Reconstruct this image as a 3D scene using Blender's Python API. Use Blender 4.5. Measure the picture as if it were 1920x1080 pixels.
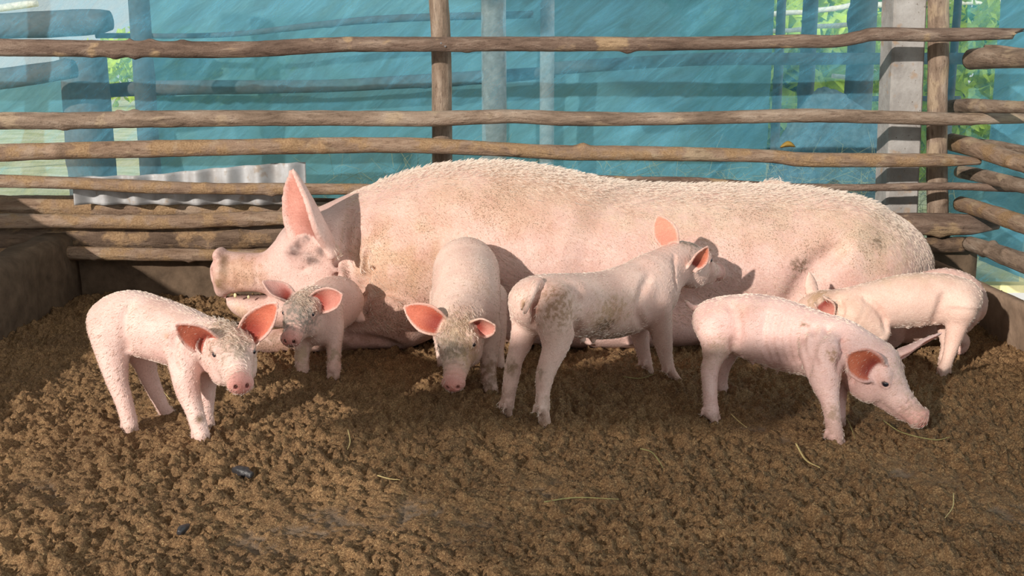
import bpy, math, random
import numpy as np
from mathutils import Vector, Matrix

S = bpy.context.scene
for o in list(bpy.data.objects):
    bpy.data.objects.remove(o)

# ------------------------------------------------------------------ camera
FPX, CAMH, TH = 2000.0, 0.80, math.atan(0.205)
cam_d = bpy.data.cameras.new('camera')
cam_d.sensor_width = 36.0
cam_d.lens = 36.0 * FPX / 1920.0
cam = bpy.data.objects.new('camera', cam_d)
S.collection.objects.link(cam)
cam.location = (0, 0, CAMH)
cam.rotation_euler = (math.pi / 2 - TH, 0, 0)
S.camera = cam

# ------------------------------------------------------------------ light and exposure
SUN_DIR = Vector((0.45, 0.62, -0.27)).normalized()
sun_d = bpy.data.lights.new('sun', 'SUN')
sun_d.energy = 4.5
sun_d.angle = math.radians(.8)
sun_d.color = (1.0, 0.925, 0.83)
sun = bpy.data.objects.new('sun', sun_d)
S.collection.objects.link(sun)
sun.rotation_euler = SUN_DIR.to_track_quat('-Z', 'Y').to_euler()

W = bpy.data.worlds.new('daylight')
S.world = W
W.use_nodes = True
wn = W.node_tree.nodes
_tc = wn.new('ShaderNodeTexCoord')
_sx = wn.new('ShaderNodeSeparateXYZ')
_rp = wn.new('ShaderNodeValToRGB')
for _e, (_p, _v) in zip((_rp.color_ramp.elements[0], _rp.color_ramp.elements[1], _rp.color_ramp.elements.new(.5)), ((0.0, (1.9, 1.85, 1.7, 1)), (0.30, (.46, .52, .62, 1)), (1.0, (.30, .38, .55, 1)))):
    _e.position = _p
    _e.color = _v
W.node_tree.links.new(_tc.outputs['Generated'], _sx.inputs[0])
W.node_tree.links.new(_sx.outputs['Z'], _rp.inputs[0])
# the sky is brightened to the right, as added fill for the shaded flanks
_dt = wn.new('ShaderNodeVectorMath')
_dt.operation = 'DOT_PRODUCT'
_dt.inputs[1].default_value = (.86, -.25, .44)
W.node_tree.links.new(_tc.outputs['Generated'], _dt.inputs[0])
_mr = wn.new('ShaderNodeMapRange')
_mr.interpolation_type = 'SMOOTHSTEP'
for _i, _v in enumerate((.35, .95, 1.0, 4.2)):
    _mr.inputs[_i + 1].default_value = _v
W.node_tree.links.new(_dt.outputs['Value'], _mr.inputs[0])
_sc = wn.new('ShaderNodeVectorMath')
_sc.operation = 'SCALE'
W.node_tree.links.new(_rp.outputs[0], _sc.inputs[0])
W.node_tree.links.new(_mr.outputs[0], _sc.inputs['Scale'])
W.node_tree.links.new(_sc.outputs[0], wn['Background'].inputs[0])
wn['Background'].inputs[1].default_value = 0.45
S.view_settings.view_transform = 'Standard'
S.view_settings.look = 'None'
S.view_settings.exposure = 0.0
S.view_settings.gamma = 1.0
S.view_settings.use_curve_mapping = False

random.seed(7)
rng = np.random.default_rng(7)

# ------------------------------------------------------------------ where a pixel of the photograph lies in the pen
_f = np.array([0, math.cos(TH), -math.sin(TH)])
_u = np.array([0, math.sin(TH), math.cos(TH)])
_r = np.array([1.0, 0, 0])
_c = np.array([0, 0, CAMH])


def ray(px, py):
    return _f + (px - 960) / FPX * _r + (540 - py) / FPX * _u


def at(px, py, Y):
    d = ray(px, py)
    return _c + d * (Y / d[1])


def ground(px, py, z=0.0):
    d = ray(px, py)
    return _c + d * ((CAMH - z) / -d[2])


def mpp(px, py, Y):
    d = ray(px, py)
    return (Y / d[1]) / FPX


# ------------------------------------------------------------------ numpy helpers
def vnoise(P, seed=0):
    P = np.asarray(P, np.float64)
    I = np.floor(P).astype(np.int64)
    Fr = P - I
    Fr = Fr * Fr * (3 - 2 * Fr)

    def hsh(i, j, k):
        n = (i * 73856093) ^ (j * 19349663) ^ (k * 83492791) ^ (seed * 2654435)
        n = (n ^ (n >> 13)) * 1274126177
        n = n & 0x7fffffff
        n = (n ^ (n >> 16)) & 0xffff
        return n / 65535.0
    i, j, k = I[..., 0], I[..., 1], I[..., 2]
    x, y, z = Fr[..., 0], Fr[..., 1], Fr[..., 2]
    r = 0
    for a in (0, 1):
        for b in (0, 1):
            for c in (0, 1):
                r = r + hsh(i + a, j + b, k + c) * (x if a else 1 - x) * (y if b else 1 - y) * (z if c else 1 - z)
    return r


def fbm(P, octv=3, seed=0):
    P = np.asarray(P)
    s, a, t = 0, 1.0, 0
    for o in range(octv):
        s = s + a * vnoise(P * (2 ** o), seed + o)
        t += a
        a *= .5
    return s / t


def sstep(a, b, x):
    t = np.clip((x - a) / (b - a), 0, 1)
    return t * t * (3 - 2 * t)


def nrm(v):
    v = np.asarray(v, float)
    return v / max(1e-9, np.linalg.norm(v))


def catmull(A, n):
    A = np.asarray(A, float)
    if len(A) < 3:
        t = np.linspace(0, 1, n + 1)[:, None]
        return A[0] * (1 - t) + A[-1] * t
    Q = np.vstack([2 * A[0] - A[1], A, 2 * A[-1] - A[-2]])
    out = []
    for i in range(1, len(Q) - 2):
        p0, p1, p2, p3 = Q[i - 1], Q[i], Q[i + 1], Q[i + 2]
        for t in np.arange(n) / n:
            out.append(.5 * (2 * p1 + (p2 - p0) * t + (2 * p0 - 5 * p1 + 4 * p2 - p3) * t * t + (3 * p1 - p0 - 3 * p2 + p3) * t ** 3))
    out.append(A[-1])
    return np.array(out)


# ------------------------------------------------------------------ object helpers
def link(o, parent=None):
    S.collection.objects.link(o)
    if parent is not None:
        o.parent = parent
    return o


def tag(o, label=None, cat=None, group=None, kind=None):
    if label:
        o['label'] = label
    if cat:
        o['category'] = cat
    if group:
        o['group'] = group
    if kind:
        o['kind'] = kind
    return o


def empty(name, loc, label, cat, group=None):
    o = bpy.data.objects.new(name, None)
    o.empty_display_size = .05
    o.location = loc
    link(o)
    return tag(o, label, cat, group)


def np_mesh(name, V, F, mat, parent=None, smooth=True, origin=None):
    """V (n,3) world points, F (m,3|4) ints -> one mesh object"""
    V = np.asarray(V, np.float32)
    F = np.asarray(F, np.int32)
    if parent is not None:
        V = V - np.array(parent.location, np.float32)
    elif origin is not None:
        V = V - np.asarray(origin, np.float32)
    me = bpy.data.meshes.new(name)
    k = F.shape[1]
    me.vertices.add(len(V))
    me.vertices.foreach_set('co', V.ravel())
    me.loops.add(F.size)
    me.loops.foreach_set('vertex_index', F.ravel())
    me.polygons.add(len(F))
    me.polygons.foreach_set('loop_start', np.arange(0, F.size, k, dtype=np.int32))
    me.polygons.foreach_set('loop_total', np.full(len(F), k, np.int32))
    me.polygons.foreach_set('use_smooth', np.full(len(F), bool(smooth)))
    me.update(calc_edges=True)
    me.validate()
    if mat:
        me.materials.append(mat)
    o = bpy.data.objects.new(name, me)
    if origin is not None and parent is None:
        o.location = origin
    return link(o, parent)


def col_attr(o, rgb, name='tint', alpha=None):
    me = o.data
    a = me.attributes.new(name, 'FLOAT_COLOR', 'POINT')
    c = np.ones((len(me.vertices), 4), np.float32)
    c[:, :3] = rgb
    if alpha is not None:
        c[:, 3] = alpha
    a.data.foreach_set('color', c.ravel())


def vec_attr(o, v, name):
    a = o.data.attributes.new(name, 'FLOAT_VECTOR', 'POINT')
    a.data.foreach_set('vector', np.asarray(v, np.float32).ravel())


# ------------------------------------------------------------------ materials
class NT:
    def __init__(self, name):
        self.m = bpy.data.materials.new(name)
        self.m.use_nodes = True
        self.t = self.m.node_tree
        self.t.nodes.clear()
        self.out = self.n('ShaderNodeOutputMaterial')

    def n(self, typ, **kw):
        x = self.t.nodes.new(typ)
        for k, v in kw.items():
            if k.startswith('i_'):
                key = k[2:].replace('_', ' ')
                x.inputs[int(key) if key.isdigit() else key].default_value = v
            else:
                setattr(x, k, v)
        return x

    def l(self, a, b):
        self.t.links.new(a, b)

    def noise(self, vec, scale, detail=3, rough=.5, dist=0):
        x = self.n('ShaderNodeTexNoise')
        x.inputs['Scale'].default_value = scale
        x.inputs['Detail'].default_value = detail
        x.inputs['Roughness'].default_value = rough
        x.inputs['Distortion'].default_value = dist
        if vec is not None:
            self.l(vec, x.inputs['Vector'])
        return x.outputs['Fac']

    def ramp(self, fac, stops):
        x = self.n('ShaderNodeValToRGB')
        e = x.color_ramp.elements
        while len(e) < len(stops):
            e.new(.5)
        for q, (p, c) in zip(e, stops):
            q.position = p
            q.color = c if len(c) == 4 else (*c, 1)
        self.l(fac, x.inputs[0])
        return x.outputs[0]

    def mix(self, fac, a, b, typ='MIX'):
        x = self.n('ShaderNodeMix', data_type='RGBA', blend_type=typ)
        for sock, v in ((x.inputs[0], fac), (x.inputs[6], a), (x.inputs[7], b)):
            if isinstance(v, bpy.types.NodeSocket):
                self.l(v, sock)
            elif isinstance(v, (int, float)):
                sock.default_value = v
            else:
                sock.default_value = v if len(v) == 4 else (*v, 1)
        return x.outputs[2]

    def math(self, op, a, b=0.0):
        x = self.n('ShaderNodeMath', operation=op)
        for sock, v in zip(x.inputs, (a, b)):
            if isinstance(v, bpy.types.NodeSocket):
                self.l(v, sock)
            else:
                sock.default_value = v
        return x.outputs[0]

    def bsdf(self, color, rough=.6, bump=None, bstr=.3, bdist=.01, spec=.3, **kw):
        b = self.n('ShaderNodeBsdfPrincipled')
        if isinstance(color, bpy.types.NodeSocket):
            self.l(color, b.inputs['Base Color'])
        else:
            b.inputs['Base Color'].default_value = (*color, 1)
        if isinstance(rough, bpy.types.NodeSocket):
            self.l(rough, b.inputs['Roughness'])
        else:
            b.inputs['Roughness'].default_value = rough
        b.inputs['Specular IOR Level'].default_value = spec
        for k, v in kw.items():
            b.inputs[k.replace('_', ' ')].default_value = v
        if bump is not None:
            bp = self.n('ShaderNodeBump')
            bp.inputs['Strength'].default_value = bstr
            bp.inputs['Distance'].default_value = bdist
            self.l(bump, bp.inputs['Height'])
            self.l(bp.outputs[0], b.inputs['Normal'])
        return b

    def done(self, sh):
        self.l(sh.outputs[0] if hasattr(sh, 'outputs') else sh, self.out.inputs[0])
        return self.m

    def attr(self, name):
        return self.n('ShaderNodeAttribute', attribute_name=name)

    def pos(self):
        return self.n('ShaderNodeNewGeometry').outputs['Position']


def plain(name, c, rough=.7, spec=.3, var=.25, scale=40, bstr=.3):
    t = NT(name)
    nz = t.noise(t.pos(), scale, 5, .6)
    c1 = t.ramp(nz, [(.25, tuple(x * (1 - var) for x in c)), (.75, tuple(min(1, x * (1 + var)) for x in c))])
    return t.done(t.bsdf(c1, rough, nz, bstr, .01, spec))


def skin_mat(name, speck_scale, sss=.0, bump_scale=260, speck_thr=.67):
    t = NT(name)
    a = t.attr('tint')
    pos = t.pos()
    big = t.noise(pos, 14, 4, .6)
    fine = t.noise(pos, bump_scale, 3, .6)
    c = t.mix(1.0, a.outputs['Color'], t.ramp(big, [(.3, (.92, .81, .79)), (.7, (1.07, 1.07, 1.06))]), 'MULTIPLY')
    c = t.mix(1.0, c, t.ramp(fine, [(.25, (.84, .78, .76)), (.7, (1.05, 1.05, 1.05))]), 'MULTIPLY')
    sp = t.noise(pos, speck_scale, 2, .5)
    area = t.noise(pos, 9, 2, .5)
    thr = t.ramp(t.math('ADD', t.math('MULTIPLY', area, .3), t.math('MULTIPLY', a.outputs['Alpha'], .22)), [(0, (1, 1, 1)), (1, (0, 0, 0))])
    m = t.math('SUBTRACT', sp, t.math('MULTIPLY', thr, speck_thr + .14))
    m = t.ramp(t.math('MULTIPLY', m, 9), [(.0, (0, 0, 0)), (.75, (1, 1, 1))])
    c = t.mix(t.math('MULTIPLY', m, .75), c, (.16, .10, .055))
    wr = t.noise(pos, bump_scale * .35, 4, .65)
    b = t.bsdf(c, .55, t.math('ADD', fine, wr), .35, .004, .35)
    if sss:
        b.inputs['Subsurface Weight'].default_value = sss
        b.inputs['Subsurface Radius'].default_value = (1.0, .35, .2)
        b.inputs['Subsurface Scale'].default_value = .006
    return t.done(b)


def bark_mat(name, cols, peel, mud=.0):
    """cols dark/mid/light bark, peel = colour of stripped wood"""
    t = NT(name)
    a = t.attr('barkco').outputs['Vector']
    st = t.n('ShaderNodeVectorMath', operation='MULTIPLY')
    t.l(a, st.inputs[0])
    st.inputs[1].default_value = (.22, 1, 1)
    v = st.outputs[0]
    n1 = t.noise(v, 26, 6, .65, .4)
    n2 = t.noise(v, 95, 5, .7, .3)
    n3 = t.noise(a, 7, 3, .5, .6)
    c = t.ramp(n1, [(.28, cols[0]), (.5, cols[1]), (.72, cols[2])])
    pm = t.ramp(t.math('ADD', t.math('MULTIPLY', n3, .7), t.math('MULTIPLY', n1, .3)), [(.56, (0, 0, 0)), (.60, (1, 1, 1))])
    c = t.mix(t.math('MULTIPLY', pm, .75), c, peel)
    cr = t.ramp(n2, [(.30, (.35, .3, .28)), (.46, (1, 1, 1))])
    c = t.mix(.8, c, cr, 'MULTIPLY')
    n4 = t.noise(a, 160, 4, .7)
    if mud:
        mm = t.ramp(t.noise(a, 12, 5, .6), [(.62 - mud * .3, (0, 0, 0)), (.72 - mud * .3, (1, 1, 1))])
        c = t.mix(mm, c, t.ramp(n4, [(.3, (.22, .13, .07)), (.7, (.42, .28, .16))]))
    h = t.math('ADD', t.math('ADD', n1, t.math('MULTIPLY', n2, .6)), t.math('MULTIPLY', n4, .3))
    return t.done(t.bsdf(c, .8, h, 1.0, .011, .2))


M = {}
M['pig'] = skin_mat('piglet_skin', 430, bump_scale=330, speck_thr=.70)
M['sow'] = skin_mat('sow_skin', 300, bump_scale=190, speck_thr=.62)
M['bark'] = bark_mat('bark', ((.13, .09, .065), (.27, .195, .145), (.43, .34, .27)), (.40, .30, .205))
M['bark_red'] = bark_mat('bark_red', ((.085, .055, .042), (.185, .125, .095), (.34, .255, .20)), (.42, .29, .17))
M['bark_mud'] = bark_mat('bark_mud', ((.17, .105, .068), (.30, .205, .145), (.43, .32, .235)), (.40, .30, .20), .5)
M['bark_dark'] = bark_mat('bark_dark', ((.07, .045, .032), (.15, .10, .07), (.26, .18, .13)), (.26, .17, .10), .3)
M['bark_far'] = plain('far_timber', (.15, .14, .13), .9, .1)
M['bark_pale'] = plain('pale_timber', (.78, .70, .58), .8, .1)
M['grey_wood'] = plain('weathered_board', (.42, .40, .38), .85, .1, .3, 30)
M['eye'] = NT('eye_dark').done(NT('tmp').n('ShaderNodeBsdfPrincipled')) if False else None
t = NT('pig_eye')
M['eye'] = t.done(t.bsdf((.012, .012, .02), .08, spec=.8))
t = NT('pig_iris')
M['hair'] = None
t = NT('pale_bristle')
_d = t.n('ShaderNodeBsdfDiffuse', i_Color=(.86, .74, .66, 1))
_tr = t.n('ShaderNodeBsdfTranslucent', i_Color=(.85, .74, .6, 1))
_mx = t.n('ShaderNodeMixShader', i_0=.35)
t.l(_d.outputs[0], _mx.inputs[1])
t.l(_tr.outputs[0], _mx.inputs[2])
M['hair'] = t.done(_mx)
M['tooth'] = plain('tooth_ivory', (.72, .62, .36), .4, .4, .15, 200)
M['curb'] = plain('muddy_curb', (.11, .075, .05), .9, .15, .4, 22, .6)
M['manure'] = plain('dark_dung', (.035, .033, .036), .35, .5, .5, 120)
M['wire'] = plain('black_cord', (.02, .018, .018), .6, .3)
M['nail'] = plain('steel_nail', (.18, .18, .19), .4, .6)
M['leaf_dry'] = plain('dry_leaf', (.30, .19, .04), .6, .3, .35, 60)
M['straw'] = plain('straw', (.62, .48, .22), .7, .2, .3, 80)
M['straw_green'] = plain('green_straw', (.30, .27, .11), .7, .2, .3, 80)

# concrete post
t = NT('concrete')
p = t.pos()
c = t.ramp(t.noise(p, 9, 6, .65), [(.3, (.20, .18, .17)), (.55, (.33, .31, .295)), (.8, (.44, .42, .41))])
c = t.mix(t.ramp(t.noise(p, 17, 3), [(.62, (0, 0, 0)), (.70, (.7, .7, .7))]), c, (.33, .22, .14))
c = t.mix(t.ramp(t.noise(p, 120, 2), [(.69, (0, 0, 0)), (.74, (1, 1, 1))]), c, (.13, .10, .08))
M['concrete'] = t.done(t.bsdf(c, .85, t.noise(p, 90, 4), .4, .005, .2))

# floor : crumbly soil over worn concrete; the mask comes from the height of the soil
t = NT('pen_floor_soil')
p = t.pos()
a = t.attr('tint')
n1 = t.noise(p, 260, 5, .8)
n2 = t.noise(p, 5, 4, .6)
soil = t.ramp(n1, [(.33, (.068, .037, .018)), (.5, (.225, .130, .063)), (.66, (.48, .315, .165))])
soil = t.mix(1.0, soil, t.ramp(n2, [(.3, (.72, .68, .64)), (.7, (1.12, 1.08, 1.0))]), 'MULTIPLY')
fl = t.noise(p, 420, 2, .5)
soil = t.mix(t.ramp(fl, [(.66, (0, 0, 0)), (.70, (1, 1, 1))]), soil, (.58, .43, .22))
bare = t.ramp(t.noise(p, 60, 5, .6), [(.3, (.16, .115, .08)), (.7, (.27, .205, .155))])
c = t.mix(a.outputs['Alpha'], soil, bare)
M['floor'] = t.done(t.bsdf(c, .75, t.math('ADD', n1, fl), .6, .006, .3))

# blue netting: woven film, see-through, with creases
def net_mat(name, base, alpha0, alpha1, seed):
    t = NT(name)
    p = t.pos()
    mp = t.n('ShaderNodeMapping')
    t.l(p, mp.inputs[0])
    mp.inputs['Location'].default_value = (seed, seed * .7, 0)
    mp.inputs['Rotation'].default_value = (0, math.radians(38), 0)
    mp2 = t.n('ShaderNodeMapping')
    t.l(mp.outputs[0], mp2.inputs[0])
    mp2.inputs['Scale'].default_value = (1.0, 1, 4.5)
    v = mp2.outputs[0]
    w1 = t.noise(v, 3.2, 8, .66, 1.2)
    w2 = t.noise(p, 1.6, 4, .6, .6)
    w3 = t.noise(v, 22, 5, .7, 3.0)
    col = t.ramp(w1, [(.30, tuple(x * .72 for x in base)), (.52, base), (.72, tuple(min(1, x * 1.25 + .03) for x in base))])
    dirt = t.ramp(w2, [(.45, (1, 1, 1)), (.72, (.95, .86, .72))])
    col = t.mix(1.0, col, dirt, 'MULTIPLY')
    d = t.n('ShaderNodeBsdfDiffuse')
    tl = t.n('ShaderNodeBsdfTranslucent')
    t.l(col, d.inputs[0])
    t.l(col, tl.inputs[0])
    mx = t.n('ShaderNodeMixShader', i_0=.35)
    t.l(d.outputs[0], mx.inputs[1])
    t.l(tl.outputs[0], mx.inputs[2])
    tr = t.n('ShaderNodeBsdfTransparent', i_Color=(.86, .97, 1.0, 1))
    al = t.ramp(t.math('ADD', t.math('MULTIPLY', w1, .6), t.math('MULTIPLY', w3, .4)), [(.36, (alpha0,) * 3), (.64, (alpha1,) * 3)])
    mm = t.n('ShaderNodeMixShader')
    t.l(al, mm.inputs[0])
    t.l(tr.outputs[0], mm.inputs[1])
    t.l(mx.outputs[0], mm.inputs[2])
    bp = t.n('ShaderNodeBump', i_Strength=.5, i_Distance=.02)
    t.l(w1, bp.inputs['Height'])
    t.l(bp.outputs[0], d.inputs['Normal'])
    return t.done(mm)


M['net'] = net_mat('blue_net', (.12, .42, .62), .24, .50, 3)
M['tarp'] = net_mat('blue_tarp', (.16, .32, .36), .92, 1.0, 9)

t = NT('corrugated_metal')
p = t.pos()
c = t.ramp(t.noise(p, 14, 5, .6), [(.3, (.30, .28, .27)), (.7, (.50, .51, .53))])
c = t.mix(t.ramp(t.noise(p, 30, 4), [(.6, (0, 0, 0)), (.7, (.6, .6, .6))]), c, (.30, .22, .15))
M['metal'] = t.done(t.bsdf(c, .5, spec=.5))


def leaf_mat(name, c):
    t = NT(name)
    v = t.noise(t.pos(), 9, 3)
    cc = t.ramp(v, [(.3, tuple(x * .6 for x in c)), (.7, c)])
    d = t.n('ShaderNodeBsdfDiffuse')
    tl = t.n('ShaderNodeBsdfTranslucent')
    t.l(cc, d.inputs[0])
    t.l(cc, tl.inputs[0])
    mx = t.n('ShaderNodeMixShader', i_0=.4)
    t.l(d.outputs[0], mx.inputs[1])
    t.l(tl.outputs[0], mx.inputs[2])
    return t.done(mx)


M['leaf'] = leaf_mat('lime_leaf', (.80, .95, .14))
M['leaf2'] = leaf_mat('deep_leaf', (.22, .48, .16))
t = NT('dry_grass_ground')
p = t.pos()
M['outground'] = t.done(t.bsdf(t.ramp(t.noise(p, 3, 6, .7), [(.3, (.46, .44, .14)), (.55, (.80, .72, .40)), (.75, (.88, .80, .62))]), .9))


# ------------------------------------------------------------------ signed-distance bodies
class Body:
    def __init__(self, h):
        self.h = h
        self.p = []          # (fn, lo, hi, k, op)
        self.ears = []
        self.paints = []

    def add(self, fn, lo, hi, k, op='add'):
        self.p.append((fn, np.asarray(lo, float), np.asarray(hi, float), k, op))

    def ell(self, c, r, fr=None, k=.01, op='add'):
        c = np.asarray(c, float)
        r = np.asarray(r, float)
        R = np.eye(3) if fr is None else np.array(fr)

        def fn(P):
            q = (P - c) @ R.T
            a = np.sqrt(((q / r) ** 2).sum(-1)) + 1e-9
            b = np.sqrt(((q / r ** 2) ** 2).sum(-1)) + 1e-9
            return a * (a - 1) / b
        m = np.sqrt(((R * r[:, None]) ** 2).sum(0))
        self.add(fn, c - m, c + m, k, op)

    def ball(self, c, r, k=.01, op='add'):
        self.ell(c, (r, r, r), None, k, op)

    def loft(self, st, k=.01, n=5, up=(0, 0, 1), op='add'):
        """st: list of (pos, ru, rv)"""
        A = catmull([list(p) + [ru, rv] for p, ru, rv in st], n)
        A[:, 3:] = np.maximum(A[:, 3:], .0015)
        up = np.asarray(up, float)
        lo = (A[:, :3] - A[:, 3:].max(1)[:, None]).min(0)
        hi = (A[:, :3] + A[:, 3:].max(1)[:, None]).max(0)

        def fn(P):
            shp = P.shape[:-1]
            P2 = P.reshape(-1, 3)
            D = np.full(len(P2), 1.0)
            for a, b in zip(A[:-1], A[1:]):
                ax = b[:3] - a[:3]
                L = np.linalg.norm(ax)
                if L < 1e-7:
                    continue
                ax = ax / L
                v = up - ax * (up @ ax)
                if np.linalg.norm(v) < .05:
                    v = np.array([0, 1., 0]) - ax * ax[1]
                v = nrm(v)
                u = np.cross(ax, v)
                rm = max(a[3:].max(), b[3:].max()) + k + 3 * self.h
                mid = (a[:3] + b[:3]) / 2
                sel = np.nonzero((np.abs(P2 - mid) < (np.abs(b[:3] - a[:3]) / 2 + rm)).all(1))[0]
                if not len(sel):
                    continue
                q = P2[sel] - a[:3]
                s = q @ ax
                tt = np.clip(s / L, 0, 1)
                ru = a[3] + (b[3] - a[3]) * tt
                rv = a[4] + (b[4] - a[4]) * tt
                w = s - tt * L
                rw = np.minimum(ru, rv)
                x, y, z = (q @ u) / ru, (q @ v) / rv, w / rw
                g = np.sqrt(x * x + y * y + z * z) + 1e-9
                gg = np.sqrt((x / ru) ** 2 + (y / rv) ** 2 + (z / rw) ** 2) + 1e-9
                D[sel] = np.minimum(D[sel], g * (g - 1) / gg)
            return D.reshape(shp)
        self.add(fn, lo, hi, k, op)

    def cone(self, p0, p1, r0, r1, k=.01, op='add'):
        self.loft([(p0, r0, r0), (p1, r1, r1)], k, 1, op=op)

    def ear(self, B, T, N, width, thick, cup0=1.6, cup1=.5, bend=.1, inner=(.66, .20, .125), k=None, deep=(.30, .055, .04), tipk=1.7):  # inner: skin pink plus light glowing through; deep: shade painted toward the canal
        B, T, N = np.asarray(B, float), np.asarray(T, float), np.asarray(N, float)
        A = T - B
        L = np.linalg.norm(A)
        a = A / L
        n = nrm(N - a * (N @ a))
        sd = np.cross(a, n)
        ns = int(L / (self.h * .9)) + 2
        nu = int(width / (self.h * .8)) + 2
        pts, ss, rr, uu = [], [], [], []
        for s in np.linspace(-.12, 1, ns):
            if s < .42:
                w = .66 + .34 * math.sin(math.pi / 2 * max(s, 0) / .42)
            else:
                w = max(.06, 1 - ((s - .42) / .58) ** tipk) ** .8
            w *= width / 2
            ca = cup0 + (cup1 - cup0) * sstep(0, .7, s)
            for u in np.linspace(-1, 1, nu):
                ph = u * ca
                lat = w * math.sin(ph) / max(math.sin(min(ca, 1.5)), .3)
                dep = w * (1 - math.cos(ph)) / max(ca, .5) * 1.1
                pts.append(B + a * L * s + sd * lat + n * (dep + bend * L * max(s, 0) ** 2))
                ss.append(s)
                uu.append(abs(u))
                rr.append(thick * (1.35 - .5 * max(s, 0)))
        pts, rr = np.array(pts), np.array(rr)

        def fn(P):
            shp = P.shape[:-1]
            P2 = P.reshape(-1, 3).astype(np.float32)
            D = np.full(len(P2), 1.0, np.float32)
            q = pts.astype(np.float32)
            r = rr.astype(np.float32)
            q2 = (q * q).sum(1)
            for i in range(0, len(P2), 8192):
                b = P2[i:i + 8192]
                d2 = (b * b).sum(1)[:, None] + q2[None] - 2 * b @ q.T
                D[i:i + 8192] = (np.sqrt(np.maximum(d2, 1e-10)) - r).min(1)
            return D.reshape(shp)
        fn.is_ear = True
        self.add(fn, pts.min(0) - rr.max(), pts.max(0) + rr.max(), thick * 1.6 if k is None else k)
        self.ears.append((pts, np.array(ss), n, thick, inner, deep, np.array(uu)))

    def surf(self, px, py, y0=1.9, y1=3.7, n=700):
        Y = np.linspace(y0, y1, n)
        d = ray(px, py)
        P = _c + d[None] * (Y / d[1])[:, None]
        m = np.full(n, 1.0)
        for fn, a, b, k, op in self.p:
            if op == 'add' and not hasattr(fn, 'is_ear') and (P[:, 0].max() > a[0] - .02) and (P[:, 0].min() < b[0] + .02):
                m = np.minimum(m, fn(P))
        i = np.nonzero(m < 0)[0]
        return P[i[0]] if len(i) else None

    def groove(self, pts, r, k=.01, n=4, out=.0):
        L = []
        pts = catmull(np.array(pts, float), 4)
        for i, q in enumerate(pts):
            c = self.surf(q[0], q[1])
            if c is None:
                continue
            d = nrm(c - _c)
            e = .35 if i in (0, len(pts) - 1) else 1
            L.append((c - d * (r * .2 + out), r * e, r * e))
        if len(L) > 1:
            self.loft(L, k, 1, op='sub')

    def dab(self, px, py, rpx, col, amt=1.0, noisy=.4, scale=120, mud=0.0, ry=None):
        c = self.surf(px, py)
        if c is not None:
            m = mpp(px, py, c[1])
            self.paint(c, np.array((rpx * m, rpx * m * 1.5, (ry or rpx) * m)), col, amt, noisy, scale, mud)

    def paint(self, c, r, col, amt=1.0, noisy=.6, scale=60, mud=0.0):
        self.paints.append((np.asarray(c, float), np.asarray(r, float), np.asarray(col, float), amt, noisy, scale, mud))

    def mesh(self):
        h = self.h
        lo = np.min([p[1] for p in self.p if p[4] == 'add'], 0) - 4 * h
        hi = np.max([p[2] for p in self.p if p[4] == 'add'], 0) + 4 * h
        n = np.ceil((hi - lo) / h).astype(int) + 1
        D = np.full(n, .08 if h < .005 else .3, np.float32)
        ax = [lo[i] + h * np.arange(n[i]) for i in range(3)]
        for fn, a, b, k, op in self.p:
            m = k + 3 * h
            i0 = np.maximum(0, np.floor((a - m - lo) / h).astype(int))
            i1 = np.minimum(n, np.ceil((b + m - lo) / h).astype(int) + 1)
            if (i1 <= i0).any():
                continue
            sl = tuple(slice(x, y) for x, y in zip(i0, i1))
            P = np.stack(np.meshgrid(*[ax[i][sl[i]] for i in range(3)], indexing='ij'), -1)
            d = fn(P).astype(np.float32)
            c = D[sl]
            if op == 'add':
                hh = np.maximum(k - np.abs(c - d), 0) / k
                D[sl] = np.minimum(c, d) - hh * hh * k * .25
            else:
                d = -d
                hh = np.maximum(k - np.abs(c - d), 0) / k
                D[sl] = np.maximum(c, d) + hh * hh * k * .25
        return surface_nets(D, lo, h)


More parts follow.
